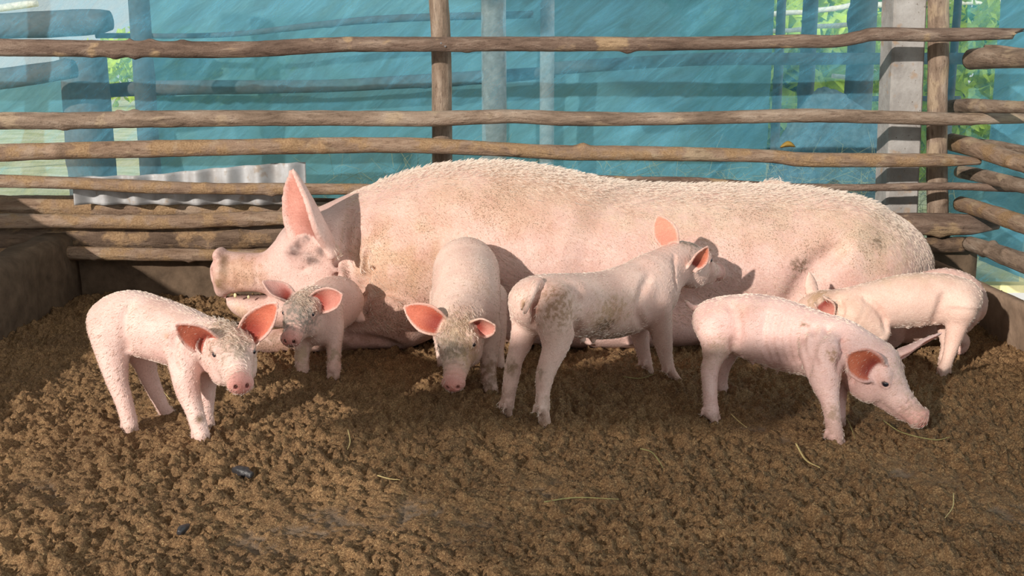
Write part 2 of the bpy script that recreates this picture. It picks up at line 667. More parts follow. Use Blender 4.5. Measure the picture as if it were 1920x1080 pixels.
def surface_nets(D, lo, h):
    ins = D < 0
    n = np.array(D.shape)
    cnt = np.zeros(n - 1, np.int8)
    for i in (0, 1):
        for j in (0, 1):
            for k in (0, 1):
                cnt += ins[i:n[0] - 1 + i, j:n[1] - 1 + j, k:n[2] - 1 + k]
    act = (cnt > 0) & (cnt < 8)
    C = np.argwhere(act)
    idx = np.full(n - 1, -1, np.int64)
    idx[act] = np.arange(len(C))
    acc = np.zeros((len(C), 3))
    num = np.zeros(len(C))
    cs = [(i, j, k) for i in (0, 1) for j in (0, 1) for k in (0, 1)]
    for a in cs:
        for b in cs:
            if sum(b) - sum(a) == 1 and all(y >= x for x, y in zip(a, b)):
                da = D[C[:, 0] + a[0], C[:, 1] + a[1], C[:, 2] + a[2]]
                db = D[C[:, 0] + b[0], C[:, 1] + b[1], C[:, 2] + b[2]]
                m = (da < 0) != (db < 0)
                t = np.where(m, da / np.where(m, da - db, 1), 0)
                pt = np.array(a)[None] + t[:, None] * (np.array(b) - np.array(a))[None]
                acc[m] += pt[m]
                num[m] += 1
    V = lo + h * (C + acc / num[:, None])
    Q = []
    for ax in range(3):
        o1, o2 = [(1, 2), (2, 0), (0, 1)][ax]
        sa = [slice(None)] * 3
        sb = [slice(None)] * 3
        sa[ax] = slice(0, -1)
        sb[ax] = slice(1, None)
        A, B = ins[tuple(sa)], ins[tuple(sb)]
        E = np.argwhere(A != B)
        E = E[(E[:, o1] > 0) & (E[:, o2] > 0) & (E[:, o1] < n[o1] - 1) & (E[:, o2] < n[o2] - 1)]
        e1 = np.zeros(3, int)
        e1[o1] = 1
        e2 = np.zeros(3, int)
        e2[o2] = 1
        q = np.stack([idx[tuple((E - e1 - e2).T)], idx[tuple((E - e2).T)], idx[tuple(E.T)], idx[tuple((E - e1).T)]], 1)
        fl = ~A[tuple(E.T)]
        q[fl] = q[fl][:, ::-1]
        Q.append(q)
    Q = np.vstack(Q)
    Q = Q[(Q >= 0).all(1)]
    # light smoothing
    for lam in (.5, -.45, .5, -.4):
        s = np.zeros_like(V)
        c = np.zeros(len(V))
        for i in range(4):
            a, b = Q[:, i], Q[:, (i + 1) % 4]
            for d in range(3):
                s[:, d] += np.bincount(a, V[b, d], len(V)) + np.bincount(b, V[a, d], len(V))
            c += np.bincount(a, minlength=len(V)) + np.bincount(b, minlength=len(V))
        V = V + lam * (s / np.maximum(c, 1)[:, None] - V)
    return V, Q


def vnormals(V, Q):
    fn = np.cross(V[Q[:, 2]] - V[Q[:, 0]], V[Q[:, 3]] - V[Q[:, 1]])
    N = np.zeros_like(V)
    for i in range(4):
        for d in range(3):
            N[:, d] += np.bincount(Q[:, i], fn[:, d], len(V))
    return N / np.maximum(np.linalg.norm(N, axis=1), 1e-12)[:, None]


def bristles(root, V, Q, N, n, length, width, flow, lift=.35, mask=None, seed=1, noun='bristles'):
    r = np.random.default_rng(seed)
    ar = np.linalg.norm(np.cross(V[Q[:, 2]] - V[Q[:, 0]], V[Q[:, 3]] - V[Q[:, 1]]), axis=1)
    if mask is not None:
        ar = ar * mask[Q].mean(1)
    f = r.choice(len(Q), n, p=ar / ar.sum())
    a, b = r.random(n)[:, None], r.random(n)[:, None]
    q = Q[f]
    p = (V[q[:, 0]] * (1 - a) + V[q[:, 1]] * a) * (1 - b) + (V[q[:, 3]] * (1 - a) + V[q[:, 2]] * a) * b
    nn = N[q[:, 0]]
    fl = flow(p) + r.normal(0, .28, (n, 3))
    tg = fl - nn * (fl * nn).sum(1)[:, None]
    tg /= np.maximum(np.linalg.norm(tg, axis=1), 1e-6)[:, None]
    d = tg + nn * (lift * (.5 + r.random(n)))[:, None]
    d /= np.linalg.norm(d, axis=1)[:, None]
    sd = np.cross(d, nn)
    sd /= np.maximum(np.linalg.norm(sd, axis=1), 1e-6)[:, None]
    L = (length * (.5 + r.random(n)))[:, None]
    w = width / 2
    p0 = p - nn * .0008
    VV = np.stack([p0 - sd * w, p0 + sd * w, p + d * L * .55 + sd * w * .5, p + d * L - nn * L * .15], 1).reshape(-1, 3)
    F = np.arange(4 * n).reshape(-1, 4)
    o = np_mesh(noun, VV, F, M['hair'], root, smooth=False)
    o['kind'] = 'stuff'
    return o


def finish_pig(B, name, label, cat, base_pt, mat, skin, group=None, hair=None, eyes=(), eye_r=.006, part='body', tuft=None):
    V, Q = B.mesh()
    N = vnormals(V, Q)
    rgb = np.tile(np.asarray(skin, float), (len(V), 1))
    mud = np.full(len(V), .0)
    # pinker underneath, paler on the back (colour of the hide itself)
    for c, r, col, amt, noisy, sc, mu in B.paints:
        q = (V - c) / r
        w = np.exp(-(q ** 2).sum(1))
        if noisy:
            nz = fbm(V * sc, 3, 11)
            w = w * (1 - noisy) + noisy * sstep(.46, .66, nz * .9 + w * .2) * np.minimum(1, w * 2.2)
        w = np.clip(w * amt, 0, 1)
        rgb = rgb * (1 - w[:, None]) + col * w[:, None]
        mud = np.maximum(mud, mu * w)
    earm = np.zeros(len(V))
    for pts, ss, n, th, inner, deep, uu in B.ears:
        sel = np.nonzero(((V > pts.min(0) - th * 2) & (V < pts.max(0) + th * 2)).all(1))[0]
        if not len(sel):
            continue
        d2 = ((V[sel][:, None, :] - pts[None, ::2]) ** 2).sum(-1)
        j = d2.argmin(1)
        d = np.sqrt(d2[np.arange(len(sel)), j])
        s = ss[::2][j]
        near = (d < th * 2.2) & (s > .02)
        inn = near & ((N[sel] @ n) > .05)
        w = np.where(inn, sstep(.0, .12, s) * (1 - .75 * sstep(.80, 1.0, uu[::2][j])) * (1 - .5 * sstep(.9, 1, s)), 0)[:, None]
        dd = ((1 - sstep(.15, .7, s)) * (1 - .7 * sstep(.3, .9, uu[::2][j])))[:, None]  # canal shade painted in, strongest near the ear base
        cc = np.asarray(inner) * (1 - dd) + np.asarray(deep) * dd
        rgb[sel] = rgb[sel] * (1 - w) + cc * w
        earm[sel[near]] = 1
    root = empty(name, base_pt, label, cat, group)
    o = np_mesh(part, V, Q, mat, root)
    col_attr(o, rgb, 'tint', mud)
    for e in eyes:
        sphere('eye', e, eye_r, M['eye'], root)
    if tuft is not None:
        c, rad, ln, fl = tuft
        m = np.exp(-(((V - c) / rad) ** 2).sum(1)) * (1 - earm)
        bristles(root, V, Q, N, 900, ln, .0005, flow_for(fl, .0), .35, mask=m, seed=33, noun='forehead_tuft')
    if hair:
        hd = dict(hair)
        if hd.pop('no_ear', True):
            hd['mask'] = 1 - earm * .75
        bristles(root, V, Q, N, **hd)
    return root, V, Q, N


def sphere(name, c, r, mat, parent, nu=20, nv=12, sc=(1, 1, 1)):
    V, F = [], []
    for i in range(nv + 1):
        th = math.pi * i / nv
        for j in range(nu):
            ph = 2 * math.pi * j / nu
            V.append((c[0] + sc[0] * r * math.sin(th) * math.cos(ph), c[1] + sc[1] * r * math.sin(th) * math.sin(ph), c[2] + sc[2] * r * math.cos(th)))
    for i in range(nv):
        for j in range(nu):
            F.append((i * nu + j, (i + 1) * nu + j, (i + 1) * nu + (j + 1) % nu, i * nu + (j + 1) % nu))
    return np_mesh(name, V, F, mat, parent)


# ------------------------------------------------------------------ piglet pieces
SKIN = (.76, .545, .49)
PINK = (.70, .33, .29)
MUD = (.22, .13, .065)
GREYMUD = (.20, .185, .165)
HOOF = (.36, .25, .17)


def px_loft(B, st, k=.02, n=5, up=(0, 0, 1)):
    """st: (px, py, Y, rv_px, ru_m or None)"""
    L = []
    for px, py, Y, rv, ru in st:
        r = rv * mpp(px, py, Y)
        L.append((at(px, py, Y), ru if ru else r, r))
    B.loft(L, k, n, up)
    return L


def px_leg(B, J, Y0, foot, fdir, k=.014, ru=1.0, mud=0.0, hoof_r=None, zf=.0):
    """J: (px, py, r_px) from the hip down to the fetlock; foot: pixel of the hoof tip on the floor"""
    g = ground(*foot, zf)
    z0 = at(J[0][0], J[0][1], Y0)[2]
    L = []
    for px, py, r in J:
        t = 0.5
        Y = Y0
        for _ in range(3):
            z = at(px, py, Y)[2]
            t = np.clip((z0 - z) / max(.02, z0 - .02), 0, 1)
            Y = Y0 + (g[1] - Y0) * t
        rm = r * mpp(px, py, Y)
        L.append((at(px, py, Y), rm * ru, rm))
    B.loft(L, k, 5, up=(0, 1, 0))
    f = nrm([fdir[0], fdir[1], 0])
    sd = np.array([-f[1], f[0], 0])
    pf = L[-1][0]
    hr = hoof_r or L[-1][1] * .62
    for s in (-1, 1):
        tip = g + f * hr * .3 + sd * s * hr * .66
        tip[2] = zf + hr * .55
        B.cone(pf + sd * s * hr * .58, tip, hr * .95, hr * .86, .0035)
        B.cone(pf - f * L[-1][1] * .9 + sd * s * hr * .8 + np.array([0, 0, .006]), pf - f * L[-1][1] * 1.1 + sd * s * hr * .85 - np.array([0, 0, .007]), hr * .45, hr * .3, .004)
    B.paint(g + np.array([0, 0, .004]), .017, HOOF, .9, .3, 90)
    if mud:
        B.paint(g + np.array([0, 0, .03]), .05, MUD, mud, .8, 90, .6)
    return L


def frame(yaw, pitch, roll=0.0):
    yaw, pitch, roll = map(math.radians, (yaw, pitch, roll))
    cy, sy, cp, sp = math.cos(yaw), math.sin(yaw), math.cos(pitch), math.sin(pitch)
    fx = np.array([cy * cp, sy * cp, sp])
    l = np.array([-sy, cy, 0])
    u = np.cross(fx, l)
    fy = math.cos(roll) * l + math.sin(roll) * u
    return np.array([fx, fy, np.cross(fx, fy)])


def pig_head(B, o, F, s, mouth=True):
    o = np.asarray(o, float)

    def P(x, y, z):
        return o + s * (x * F[0] + y * F[1] + z * F[2])
    k = .09 * s
    B.ell(P(.27, 0, .03), np.array((.30, .235, .25)) * s, F, k)
    B.ell(P(.45, 0, .05), np.array((.22, .19, .15)) * s, F, k)
    for y in (-1, 1):
        B.ell(P(.30, .12 * y, -.13), np.array((.25, .14, .19)) * s, F, k)
        B.ball(P(.41, .165 * y, .155), .065 * s, .06 * s)
    B.loft([(P(.42, 0, 0), .2 * s, .185 * s), (P(.65, 0, -.035), .165 * s, .16 * s), (P(.85, 0, -.045), .134 * s, .13 * s), (P(.95, 0, -.045), .125 * s, .12 * s)], .05 * s, 4, up=F[2])
    B.cone(P(.38, 0, -.19), P(.82, 0, -.15), .135 * s, .07 * s, .05 * s)
    # skin folds across the muzzle
    for x in (.76, .83, .90):
        B.loft([(P(x, .15, -.06), .006 * s, .006 * s), (P(x + .015, .08, .065), .008 * s, .008 * s), (P(x + .02, 0, .09), .008 * s, .008 * s), (P(x + .015, -.08, .065), .008 * s, .008 * s), (P(x, -.15, -.06), .006 * s, .006 * s)], .02 * s, 3, up=F[0], op='sub')
    B.ell(P(.975, 0, -.045), np.array((.042, .142, .118)) * s, F, .025 * s)
    B.ell(P(.975, 0, .03), np.array((.04, .10, .06)) * s, F, .025 * s)
    for y in (-1, 1):
        B.ell(P(1.015, .052 * y, -.045), np.array((.05, .024, .032)) * s, F, .012 * s, 'sub')
        if mouth:
            B.loft([(P(.93, .07 * y, -.14), .01 * s, .01 * s), (P(.78, .135 * y, -.135), .012 * s, .012 * s), (P(.6, .19 * y, -.10), .009 * s, .009 * s)], .02 * s, 4, op='sub')
        # eyelids
        B.ell(P(.455, .188 * y, .10), np.array((.075, .05, .062)) * s, F, .03 * s)
        B.ell(P(.490, .222 * y, .100), np.array((.046, .036, .030)) * s, F, .012 * s, 'sub')
    B.paint(P(1.09, 0, -.05), .20 * s, (.68, .27, .23), 1.0, 0)
    B.paint(P(.93, 0, -.02), .13 * s, (.72, .40, .35), .6, 0)
    for y in (-1, 1):
        B.paint(P(1.0, .052 * y, -.045), .028 * s, (.25, .08, .07), .9, 0)
        B.paint(P(.48, .22 * y, .1), .06 * s, (.55, .30, .26), .5, 0)
    return [P(.480, .196 * y, .100) for y in (-1, 1)], P


def pix(P):
    return None


# ================================================================== THE SETTING
def build_floor():
    h = .0038
    xs = np.arange(-1.78, 1.78, h)
    ys = np.arange(1.42, 3.86, h)
    nx, ny = len(xs), len(ys)
    X, Y = np.meshgrid(xs, ys, indexing='ij')
    P3 = np.stack([X, Y, 0 * X], -1)
    big = fbm(P3 * 2.1, 3, 5)
    Z = (fbm(P3 * 1.3, 2, 8) - .5) * .016
    dens = np.maximum(sstep(.22, .40, big), .8 * sstep(2.35, 2.6, Y))
    for px, py, r in ((640, 975, .10), (780, 955, .08), (280, 790, .1), (480, 1010, .12), (880, 1000, .1), (1010, 920, .09), (1440, 805, .12), (1880, 960, .12), (1700, 880, .1)):
        g = ground(px, py)
        dens = dens * (1 - .6 * np.exp(-((X - g[0]) ** 2 + ((Y - g[1]) * .8) ** 2) / r ** 2))

    def splat(n, rmin, rmax, hs, seed, bias):
        r_ = np.random.default_rng(seed)
        cx = r_.random(n) * (nx - 1)
        cy = r_.random(n) * (ny - 1)
        keep = r_.random(n) < dens[cx.astype(int), cy.astype(int)] * (1 - bias) + bias
        cx, cy = cx[keep], cy[keep]
        m = len(cx)
        rr = (rmin + (rmax - rmin) * r_.random(m) ** 2.5)
        hh = rr * hs * (.5 + r_.random(m))
        e = .7 + .6 * r_.random(m)
        an = r_.random(m) * math.pi
        R = int(math.ceil(rmax * 1.35 / h))
        out = np.zeros_like(Z)
        i0, j0 = np.round(cx).astype(int), np.round(cy).astype(int)
        for di in range(-R, R + 1):
            for dj in range(-R, R + 1):
                i, j = i0 + di, j0 + dj
                dx, dy = (i - cx) * h, (j - cy) * h
                a = (dx * np.cos(an) + dy * np.sin(an)) * e
                b = (-dx * np.sin(an) + dy * np.cos(an)) / e
                q = 1 - (a * a + b * b) / rr ** 2
                ok = (q > 0) & (i >= 0) & (j >= 0) & (i < nx) & (j < ny)
                if ok.any():
                    np.maximum.at(out, (i[ok], j[ok]), hh[ok] * np.sqrt(q[ok]))
        return out
    L1 = splat(4200, .018, .05, .20, 1, .05)
    L2 = splat(26000, .005, .014, .7, 2, .06)
    L3 = splat(90000, .0035, .007, .9, 3, .12)
    wob = P3 + .02 * np.stack([vnoise(P3 * 30, 21), vnoise(P3 * 30, 22), 0 * X], -1)
    crumb = np.maximum(0, fbm(wob * 34, 4, 31) - .40) * .036 + np.maximum(0, fbm(wob * 100, 3, 33) - .42) * .034 + (vnoise(P3 * 230, 35) - .4) * .006
    soil = L1 * .8 + (L2 * .55 + L3 * .5) * (.3 + 1.1 * vnoise(P3 * 48, 4)) + crumb * (.12 + .88 * dens)
    Z = Z * .6 + soil - .007
    bare = (1 - sstep(.0015, .006, soil)) * (1 - sstep(.2, .8, dens))
    V = np.stack([X, Y, Z], -1).reshape(-1, 3)
    I = np.arange(nx * ny).reshape(nx, ny)
    F = np.stack([I[:-1, :-1], I[1:, :-1], I[1:, 1:], I[:-1, 1:]], -1).reshape(-1, 4)
    # plain floor running on behind the camera and below the curbs
    ext = [(-3.2, -2.4, -.004), (3.2, -2.4, -.004), (3.2, 1.43, -.004), (-3.2, 1.43, -.004)]
    n0 = len(V)
    V = np.vstack([V, ext])
    F = np.vstack([F, [[n0, n0 + 1, n0 + 2, n0 + 3]]])
    o = np_mesh('floor', V, F, M['floor'])
    col_attr(o, np.ones((len(V), 3)), 'tint', np.r_[bare.ravel() * .9, 0, 0, 0, 0])
    tag(o, kind='structure')
    return xs, ys, Z


FX, FY, FZ = build_floor()


def floor_z(x, y):
    i = int(np.clip((x - FX[0]) / (FX[1] - FX[0]), 2, len(FX) - 3))
    j = int(np.clip((y - FY[0]) / (FY[1] - FY[0]), 2, len(FY) - 3))
    return float(FZ[i - 2:i + 3, j - 2:j + 3].max())


def box_mesh(V0, V1, bev=0, sub=None):
    (a, b, c), (d, e, f) = V0, V1
    V = [(a, b, c), (d, b, c), (d, e, c), (a, e, c), (a, b, f), (d, b, f), (d, e, f), (a, e, f)]
    F = [(0, 3, 2, 1), (4, 5, 6, 7), (0, 1, 5, 4), (1, 2, 6, 5), (2, 3, 7, 6), (3, 0, 4, 7)]
    return np.array(V, float), np.array(F)


def bevelled(o, w, seg=2):
    b = o.modifiers.new('bevel', 'BEVEL')
    b.width = w
    b.segments = seg
    return o


def plank(name, p0, p1, height, thick, mat, label=None, cat=None, kind=None, lean=0, parent=None, wob=.004, seed=0, nl=60, nh=8):
    """upright board from p0 to p1 (bottom edge), wavy worn surface"""
    p0, p1 = np.asarray(p0, float), np.asarray(p1, float)
    d = p1 - p0
    L = np.linalg.norm(d)
    d = d / L
    nd = nrm(np.cross([0, 0, 1.], d))
    upv = nrm(np.array([0, 0, 1.]) + nd * lean)
    prof = []
    for i in range(nh + 1):
        prof.append((-thick / 2, height * i / nh))
    prof.append((-thick * .3, height + thick * .16))
    prof.append((thick * .3, height + thick * .16))
    for i in range(nh, -1, -1):
        prof.append((thick / 2, height * i / nh))
    m = len(prof)
    V = []
    for i in range(nl + 1):
        for (a, b) in prof:
            V.append(p0 + d * L * i / nl + nd * a + upv * b)
    V = np.array(V)
    n = (fbm(V * 9, 3, seed) - .5) * 2 * wob * 2
    V = V + nd * n[:, None] + np.array([0, 0, 1]) * ((fbm(V * np.array([4, 4, 0]), 2, seed + 5) - .5) * wob * 3)[:, None]
    I = np.arange((nl + 1) * m).reshape(nl + 1, m)
    F = [(I[i, j], I[i + 1, j], I[i + 1, (j + 1) % m], I[i, (j + 1) % m]) for i in range(nl) for j in range(m)]
    c0, c1 = len(V), len(V) + 1
    V = np.vstack([V, V[:m].mean(0), V[-m:].mean(0)])
    F += [(I[0, j], I[0, (j + 1) % m], c0, c0) for j in range(0)]
    o = np_mesh(name, V, F, mat, parent)
    bm_cap(o, m, nl)
    tag(o, label, cat, None, kind)
    return o


def bm_cap(o, m, nl):
    import bmesh
    bm = bmesh.new()
    bm.from_mesh(o.data)
    bm.verts.ensure_lookup_table()
    n = len(bm.verts)
    for idx in (list(range(m)), list(range(nl * m, nl * m + m))):
        try:
            bm.faces.new([bm.verts[i] for i in idx])
        except ValueError:
            pass
    bmesh.ops.delete(bm, geom=[v for v in bm.verts if not v.link_faces], context='VERTS')
    bmesh.ops.recalc_face_normals(bm, faces=bm.faces)
    bm.to_mesh(o.data)
    bm.free()


# curbs round the pen
plank('wall_back', (-1.75, 3.80, -.05), (1.66, 3.80, -.05), .235, .11, M['curb'], kind='structure', wob=.008, seed=3, nl=120)
plank('wall_left', (-1.60, 3.74, -.05), (-1.60, -1.6, -.05), .26, .12, M['curb'], kind='structure', wob=.01, seed=9, nl=160)


# ------------------------------------------------------------------ poles
def pole(name, pts, mat, label=None, cat='rail', group=None, seed=0, knots=5, rough=1.0, nseg=26, parent=None, step=.012, end0=None, end1=None, flat=0, knotr=.35):
    """pts: (pos, r). a crooked stick with knots, cut ends"""
    A = np.array([list(p) + [r] for p, r in pts])
    C = catmull(A, 14)
    L = np.r_[0, np.cumsum(np.linalg.norm(np.diff(C[:, :3], axis=0), axis=1))]
    n = max(6, int(L[-1] / step))
    s = np.linspace(0, L[-1], n + 1)
    C = np.stack([np.interp(s, L, C[:, i]) for i in range(4)], 1)
    T = np.gradient(C[:, :3], axis=0)
    T /= np.linalg.norm(T, axis=1)[:, None]
    ref = np.array([0, 0, 1.]) if abs(T[0][2]) < .8 else np.array([0, 1., 0])
    U = np.cross(np.tile(ref, (len(T), 1)), T)
    U /= np.linalg.norm(U, axis=1)[:, None]
    Wv = np.cross(T, U)
    ang = np.arange(nseg) * 2 * math.pi / nseg
    ca, sa = np.cos(ang), np.sin(ang)
    R0 = C[:, 3].mean()
    co = np.stack([np.repeat(s, nseg) + seed * 3.7, np.tile(ca * R0, n + 1), np.tile(sa * R0, n + 1)], 1)
    q = co / R0 * np.array([.12, .8, .8])
    rad = np.repeat(C[:, 3], nseg) * (1 + rough * (.16 * (fbm(q * 1.0, 3, seed) - .5) + .14 * (fbm(q * np.array([6, 3, 3]), 3, seed + 9) - .5)))
    r_ = random.Random(seed * 13 + 5)
    ss = np.repeat(s, nseg)
    aa = np.tile(ang, n + 1)
    for _ in range(knots):
        k0, a0 = r_.uniform(.03, .97) * L[-1], r_.uniform(0, 2 * math.pi)
        wd = R0 * r_.uniform(.35, .8)
        da = (aa - a0 + math.pi) % (2 * math.pi) - math.pi
        rad += R0 * knotr * r_.uniform(.5, 1.2) * np.exp(-((ss - k0) / wd) ** 2 - (da * R0 / wd) ** 2)
    V = np.repeat(C[:, :3], nseg, 0) + rad[:, None] * (np.repeat(U, nseg, 0) * np.tile(ca, n + 1)[:, None] + np.repeat(Wv, nseg, 0) * np.tile(sa, n + 1)[:, None] * (1 - flat))
    # splintered or slanted ends
    for e, end in ((0, end0), (n, end1)):
        if end:
            sl = slice(e * nseg, (e + 1) * nseg)
            V[sl] += np.outer(end * np.array([r_.uniform(-1, 1) for _ in range(nseg)]) + end * np.cos(ang - 1.2) * 1.5, T[e])
    I = np.arange((n + 1) * nseg).reshape(n + 1, nseg)
    J = np.roll(I, -1, 1)
    F = np.stack([I[:-1], J[:-1], J[1:], I[1:]], -1).reshape(-1, 4)
    nv = len(V)
    inner = []
    for e in (0, n):
        ring = V[e * nseg:(e + 1) * nseg]
        c = ring.mean(0)
        inner.append(c + (ring - c) * .55)
        inner.append(np.repeat(c[None], 1, 0))
    V = np.vstack([V, inner[0], inner[1], inner[2], inner[3]])
    F = list(map(tuple, F))
    tri = []
    for e, b in ((0, nv), (n, nv + nseg + 1)):
        for j in range(nseg):
            k = (j + 1) % nseg
            a0, a1 = I[e, j], I[e, k]
            if e == 0:
                F.append((a1, a0, b + j, b + k))
                tri.append((b + k, b + j, b + nseg, b + nseg))
            else:
                F.append((a0, a1, b + k, b + j))
                tri.append((b + j, b + k, b + nseg, b + nseg))
    # close the last little disc with quads that share the centre vertex pairwise
    for q0 in range(0, len(tri), 2):
        a, b2 = tri[q0], tri[q0 + 1]
        if (q0 // nseg) == 0:
            F.append((b2[0], a[0], a[1], a[2]) if b2[1] == a[0] else (a[0], a[1], b2[1], a[2]))
        else:
            F.append((a[0], a[1], b2[1], a[2]))
    co = np.vstack([co, np.tile(co[:1], (nseg + 1, 1)) + rng.normal(0, .01, (nseg + 1, 3)), np.tile(co[-1:], (nseg + 1, 1)) + rng.normal(0, .01, (nseg + 1, 3))])
    org = None if parent is not None else C[0, :3]
    o = np_mesh(name, V, F, mat, parent, origin=org)
    vec_attr(o, co[:len(o.data.vertices)], 'barkco')
    return tag(o, label, cat if label else None, group)


def prail(P, Y, Y1=None):
    """px polyline (px, ytop, ybot) -> (pos, r) at depth Y"""
    out = []
    n = len(P)
    for i, (px, a, b) in enumerate(P):
        y = Y if Y1 is None else Y + (Y1 - Y) * i / (n - 1)
        out.append((at(px, (a + b) / 2, y), (b - a) / 2 * mpp(px, (a + b) / 2, y)))
    return out


YR = 3.66   # the rails are nailed to the near side of the posts
GB, GS = 'rails of the back fence', 'rails of the right side fence'
top_rail = pole('wooden_rail', prail([(-260, 68, 104), (-60, 71, 104), (120, 74, 106), (330, 78, 108), (480, 77, 107), (640, 70, 98), (830, 69, 97), (960, 69, 96), (1120, 69, 96), (1280, 69, 94), (1420, 67, 92), (1500, 65, 90), (1565, 66, 89), (1610, 58, 82), (1645, 52, 77), (1750, 53, 78), (1830, 52, 76), (1905, 53, 73)], YR), M['bark_red'],
                'top rail of the back fence, crooked reddish-brown pole with a splintered right end', 'rail', GB, 1, knots=9, end1=.02)
pole('wooden_rail', prail([(-260, 212, 244), (-60, 211, 243), (150, 210, 242), (400, 206, 237), (640, 207, 236), (800, 208, 237), (960, 205, 231), (1080, 209, 237), (1280, 210, 234), (1480, 204, 230), (1640, 207, 231), (1760, 211, 235), (1860, 212, 233), (1990, 213, 230)], YR), M['bark'],
     'second rail from the top of the back fence, long straight brown pole', 'rail', GB, 2, knots=8)
pole('wooden_rail', prail([(-260, 272, 308), (-60, 270, 305), (150, 266, 298), (300, 263, 295), (600, 258, 288), (750, 257, 287), (860, 262, 290), (960, 268, 294), (1060, 272, 300), (1280, 275, 302), (1440, 280, 305), (1500, 285, 312), (1600, 287, 313), (1720, 288, 313), (1780, 289, 312), (1838, 297, 309)], YR), M['bark_mud'],
     'third rail down, muddy brown pole just above the back of the sow', 'rail', GB, 3, knots=12, knotr=.5)
pole('wooden_rail', prail([(-260, 322, 347), (-60, 326, 351), (133, 332, 355), (267, 337, 362), (400, 343, 364), (540, 343, 365), (700, 345, 365), (820, 348, 366)], YR), M['bark_mud'],
     'fourth rail, pale muddy pole running behind the upright ear of the sow', 'rail', GB, 4, knots=7)
pole('wooden_rail', prail([(1120, 328, 340), (1200, 331, 342), (1300, 332, 344), (1400, 339, 350), (1500, 344, 355), (1600, 345, 358), (1700, 343, 358), (1790, 342, 356), (1860, 345, 359), (1925, 350, 361)], YR), M['bark_red'],
     'thin dark rail emerging from behind the rump of the sow, tied across the posts', 'rail', GB, 5, knots=6)
# lower logs at the left
pole('log', prail([(-260, 366, 400), (-40, 366, 404), (100, 366, 408), (300, 370, 412), (470, 376, 412), (620, 380, 412)], 3.80), M['bark_mud'],
     'thick soil-covered log lying behind the pale log at left', 'log', 'bottom logs of the back fence', 6, knots=6, rough=1.5)
pole('log', prail([(-260, 398, 428), (-40, 399, 428), (130, 402, 428), (300, 402, 430), (470, 398, 424), (640, 396, 420)], 3.70), M['bark_mud'],
     'pale log with frayed bark, above the dark log at the left', 'log', 'bottom logs of the back fence', 7, knots=9, rough=1.6)
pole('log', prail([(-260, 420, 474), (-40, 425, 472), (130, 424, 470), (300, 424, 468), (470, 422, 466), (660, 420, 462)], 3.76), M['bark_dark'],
     'broad dark log between two paler logs at left', 'log', 'bottom logs of the back fence', 8, knots=8, rough=1.4)
pole('log', prail([(-260, 470, 498), (-40, 466, 492), (130, 462, 488), (300, 465, 489), (430, 467, 489), (600, 468, 488)], 3.68), M['bark_mud'],
     'lowest pole at the left, level with the snout of the sow', 'log', 'bottom logs of the back fence', 9, knots=8)
pole('log', prail([(330, 368, 378), (420, 368, 379), (520, 369, 380), (640, 372, 382)], 3.86), M['bark_dark'],
     'thin dark stick just below the fourth rail beside the ear of the sow', 'stick', None, 10, knots=3)
# lower logs at the right
pole('log', prail([(1560, 399, 436), (1660, 399, 438), (1760, 400, 441), (1820, 403, 440), (1872, 414, 430)], 3.70), M['bark_red'],
     'thick brown log with a tapered end at the foot of the concrete post', 'log', 'bottom logs of the back fence', 11, knots=5)
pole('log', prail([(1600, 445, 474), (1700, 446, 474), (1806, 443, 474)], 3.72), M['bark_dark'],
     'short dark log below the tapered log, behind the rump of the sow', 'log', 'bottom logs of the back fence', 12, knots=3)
pole('log', prail([(1540, 382, 394), (1600, 382, 396), (1652, 384, 395)], 3.86), M['bark_dark'],
     'thin dark stick ending at the left foot of the concrete post', 'stick', None, 13, knots=2)

# uprights
pole('fence_post', [(at(828, 700, 3.77) * np.array([1, 1, 0]) + np.array([0, 0, -.05]), .034)] + prail([(830, 811, 849), (830, 811, 849)], 3.77)[:0] +
     [(at(830, 420, 3.77), .0355), (at(829, 250, 3.77), .0355), (at(828, 150, 3.77), .0345), (at(826, 60, 3.77), .034), (at(821, -20, 3.77), .034), (at(818, -140, 3.77), .033)], M['bark'],
     'round wooden post standing upright behind the rails near the centre', 'post', 'fence posts', 21, knots=4, rough=.6, nseg=30)
pole('fence_post', [(at(1757, 560, 3.80), .036), (at(1758, 400, 3.80), .036), (at(1757, 300, 3.80), .035), (at(1758, 180, 3.80), .034), (at(1760, 60, 3.80), .0345), (at(1759, -20, 3.80), .0345), (at(1758, -140, 3.80), .034)], M['bark'],
     'round wooden post nailed beside the concrete post at right', 'post', 'fence posts', 22, knots=5, rough=.7, nseg=30)


def concrete_post():
    y0 = 3.80
    z0, z1 = -.05, 1.1
    def x_at(pxs, Y, py):
        return at(pxs, py, Y)
    top = at(1707, -60, y0)
    bot = at(1688, 400, y0)
    dirv = (top - bot) / (top[2] - bot[2])
    prof = [(-.049, .05), (-.047, -.062), (-.040, -.073), (.060, -.075), (.066, -.069), (.066, .05)]
    V, F = [], []
    zs = np.linspace(z0, z1, 30)
    for z in zs:
        c = bot + dirv * (z - bot[2])
        for a, b in prof:
            V.append((c[0] + a, c[1] + b + .08, z))
    V = np.array(V)
    V[:, :2] += (fbm(V * 16, 3, 4)[:, None] - .5) * .006
    m = len(prof)
    for i in range(len(zs) - 1):
        for j in range(m):
            F.append((i * m + j, i * m + (j + 1) % m, (i + 1) * m + (j + 1) % m, (i + 1) * m + j))
    o = np_mesh('concrete_post', V, F, M['concrete'], smooth=False, origin=(bot[0], bot[1], 0))
    tag(o, 'square grey stained concrete post at the right of the back fence', 'post')
    return o


concrete_post()
pole('fence_post', [(at(-215, 580, 3.60), .036), (at(-215, 300, 3.60), .036), (at(-215, -140, 3.60), .034)], M['bark'], 'round wooden post carrying the left ends of the back rails', 'post', 'fence posts', 23, knots=4, rough=.6, nseg=24)

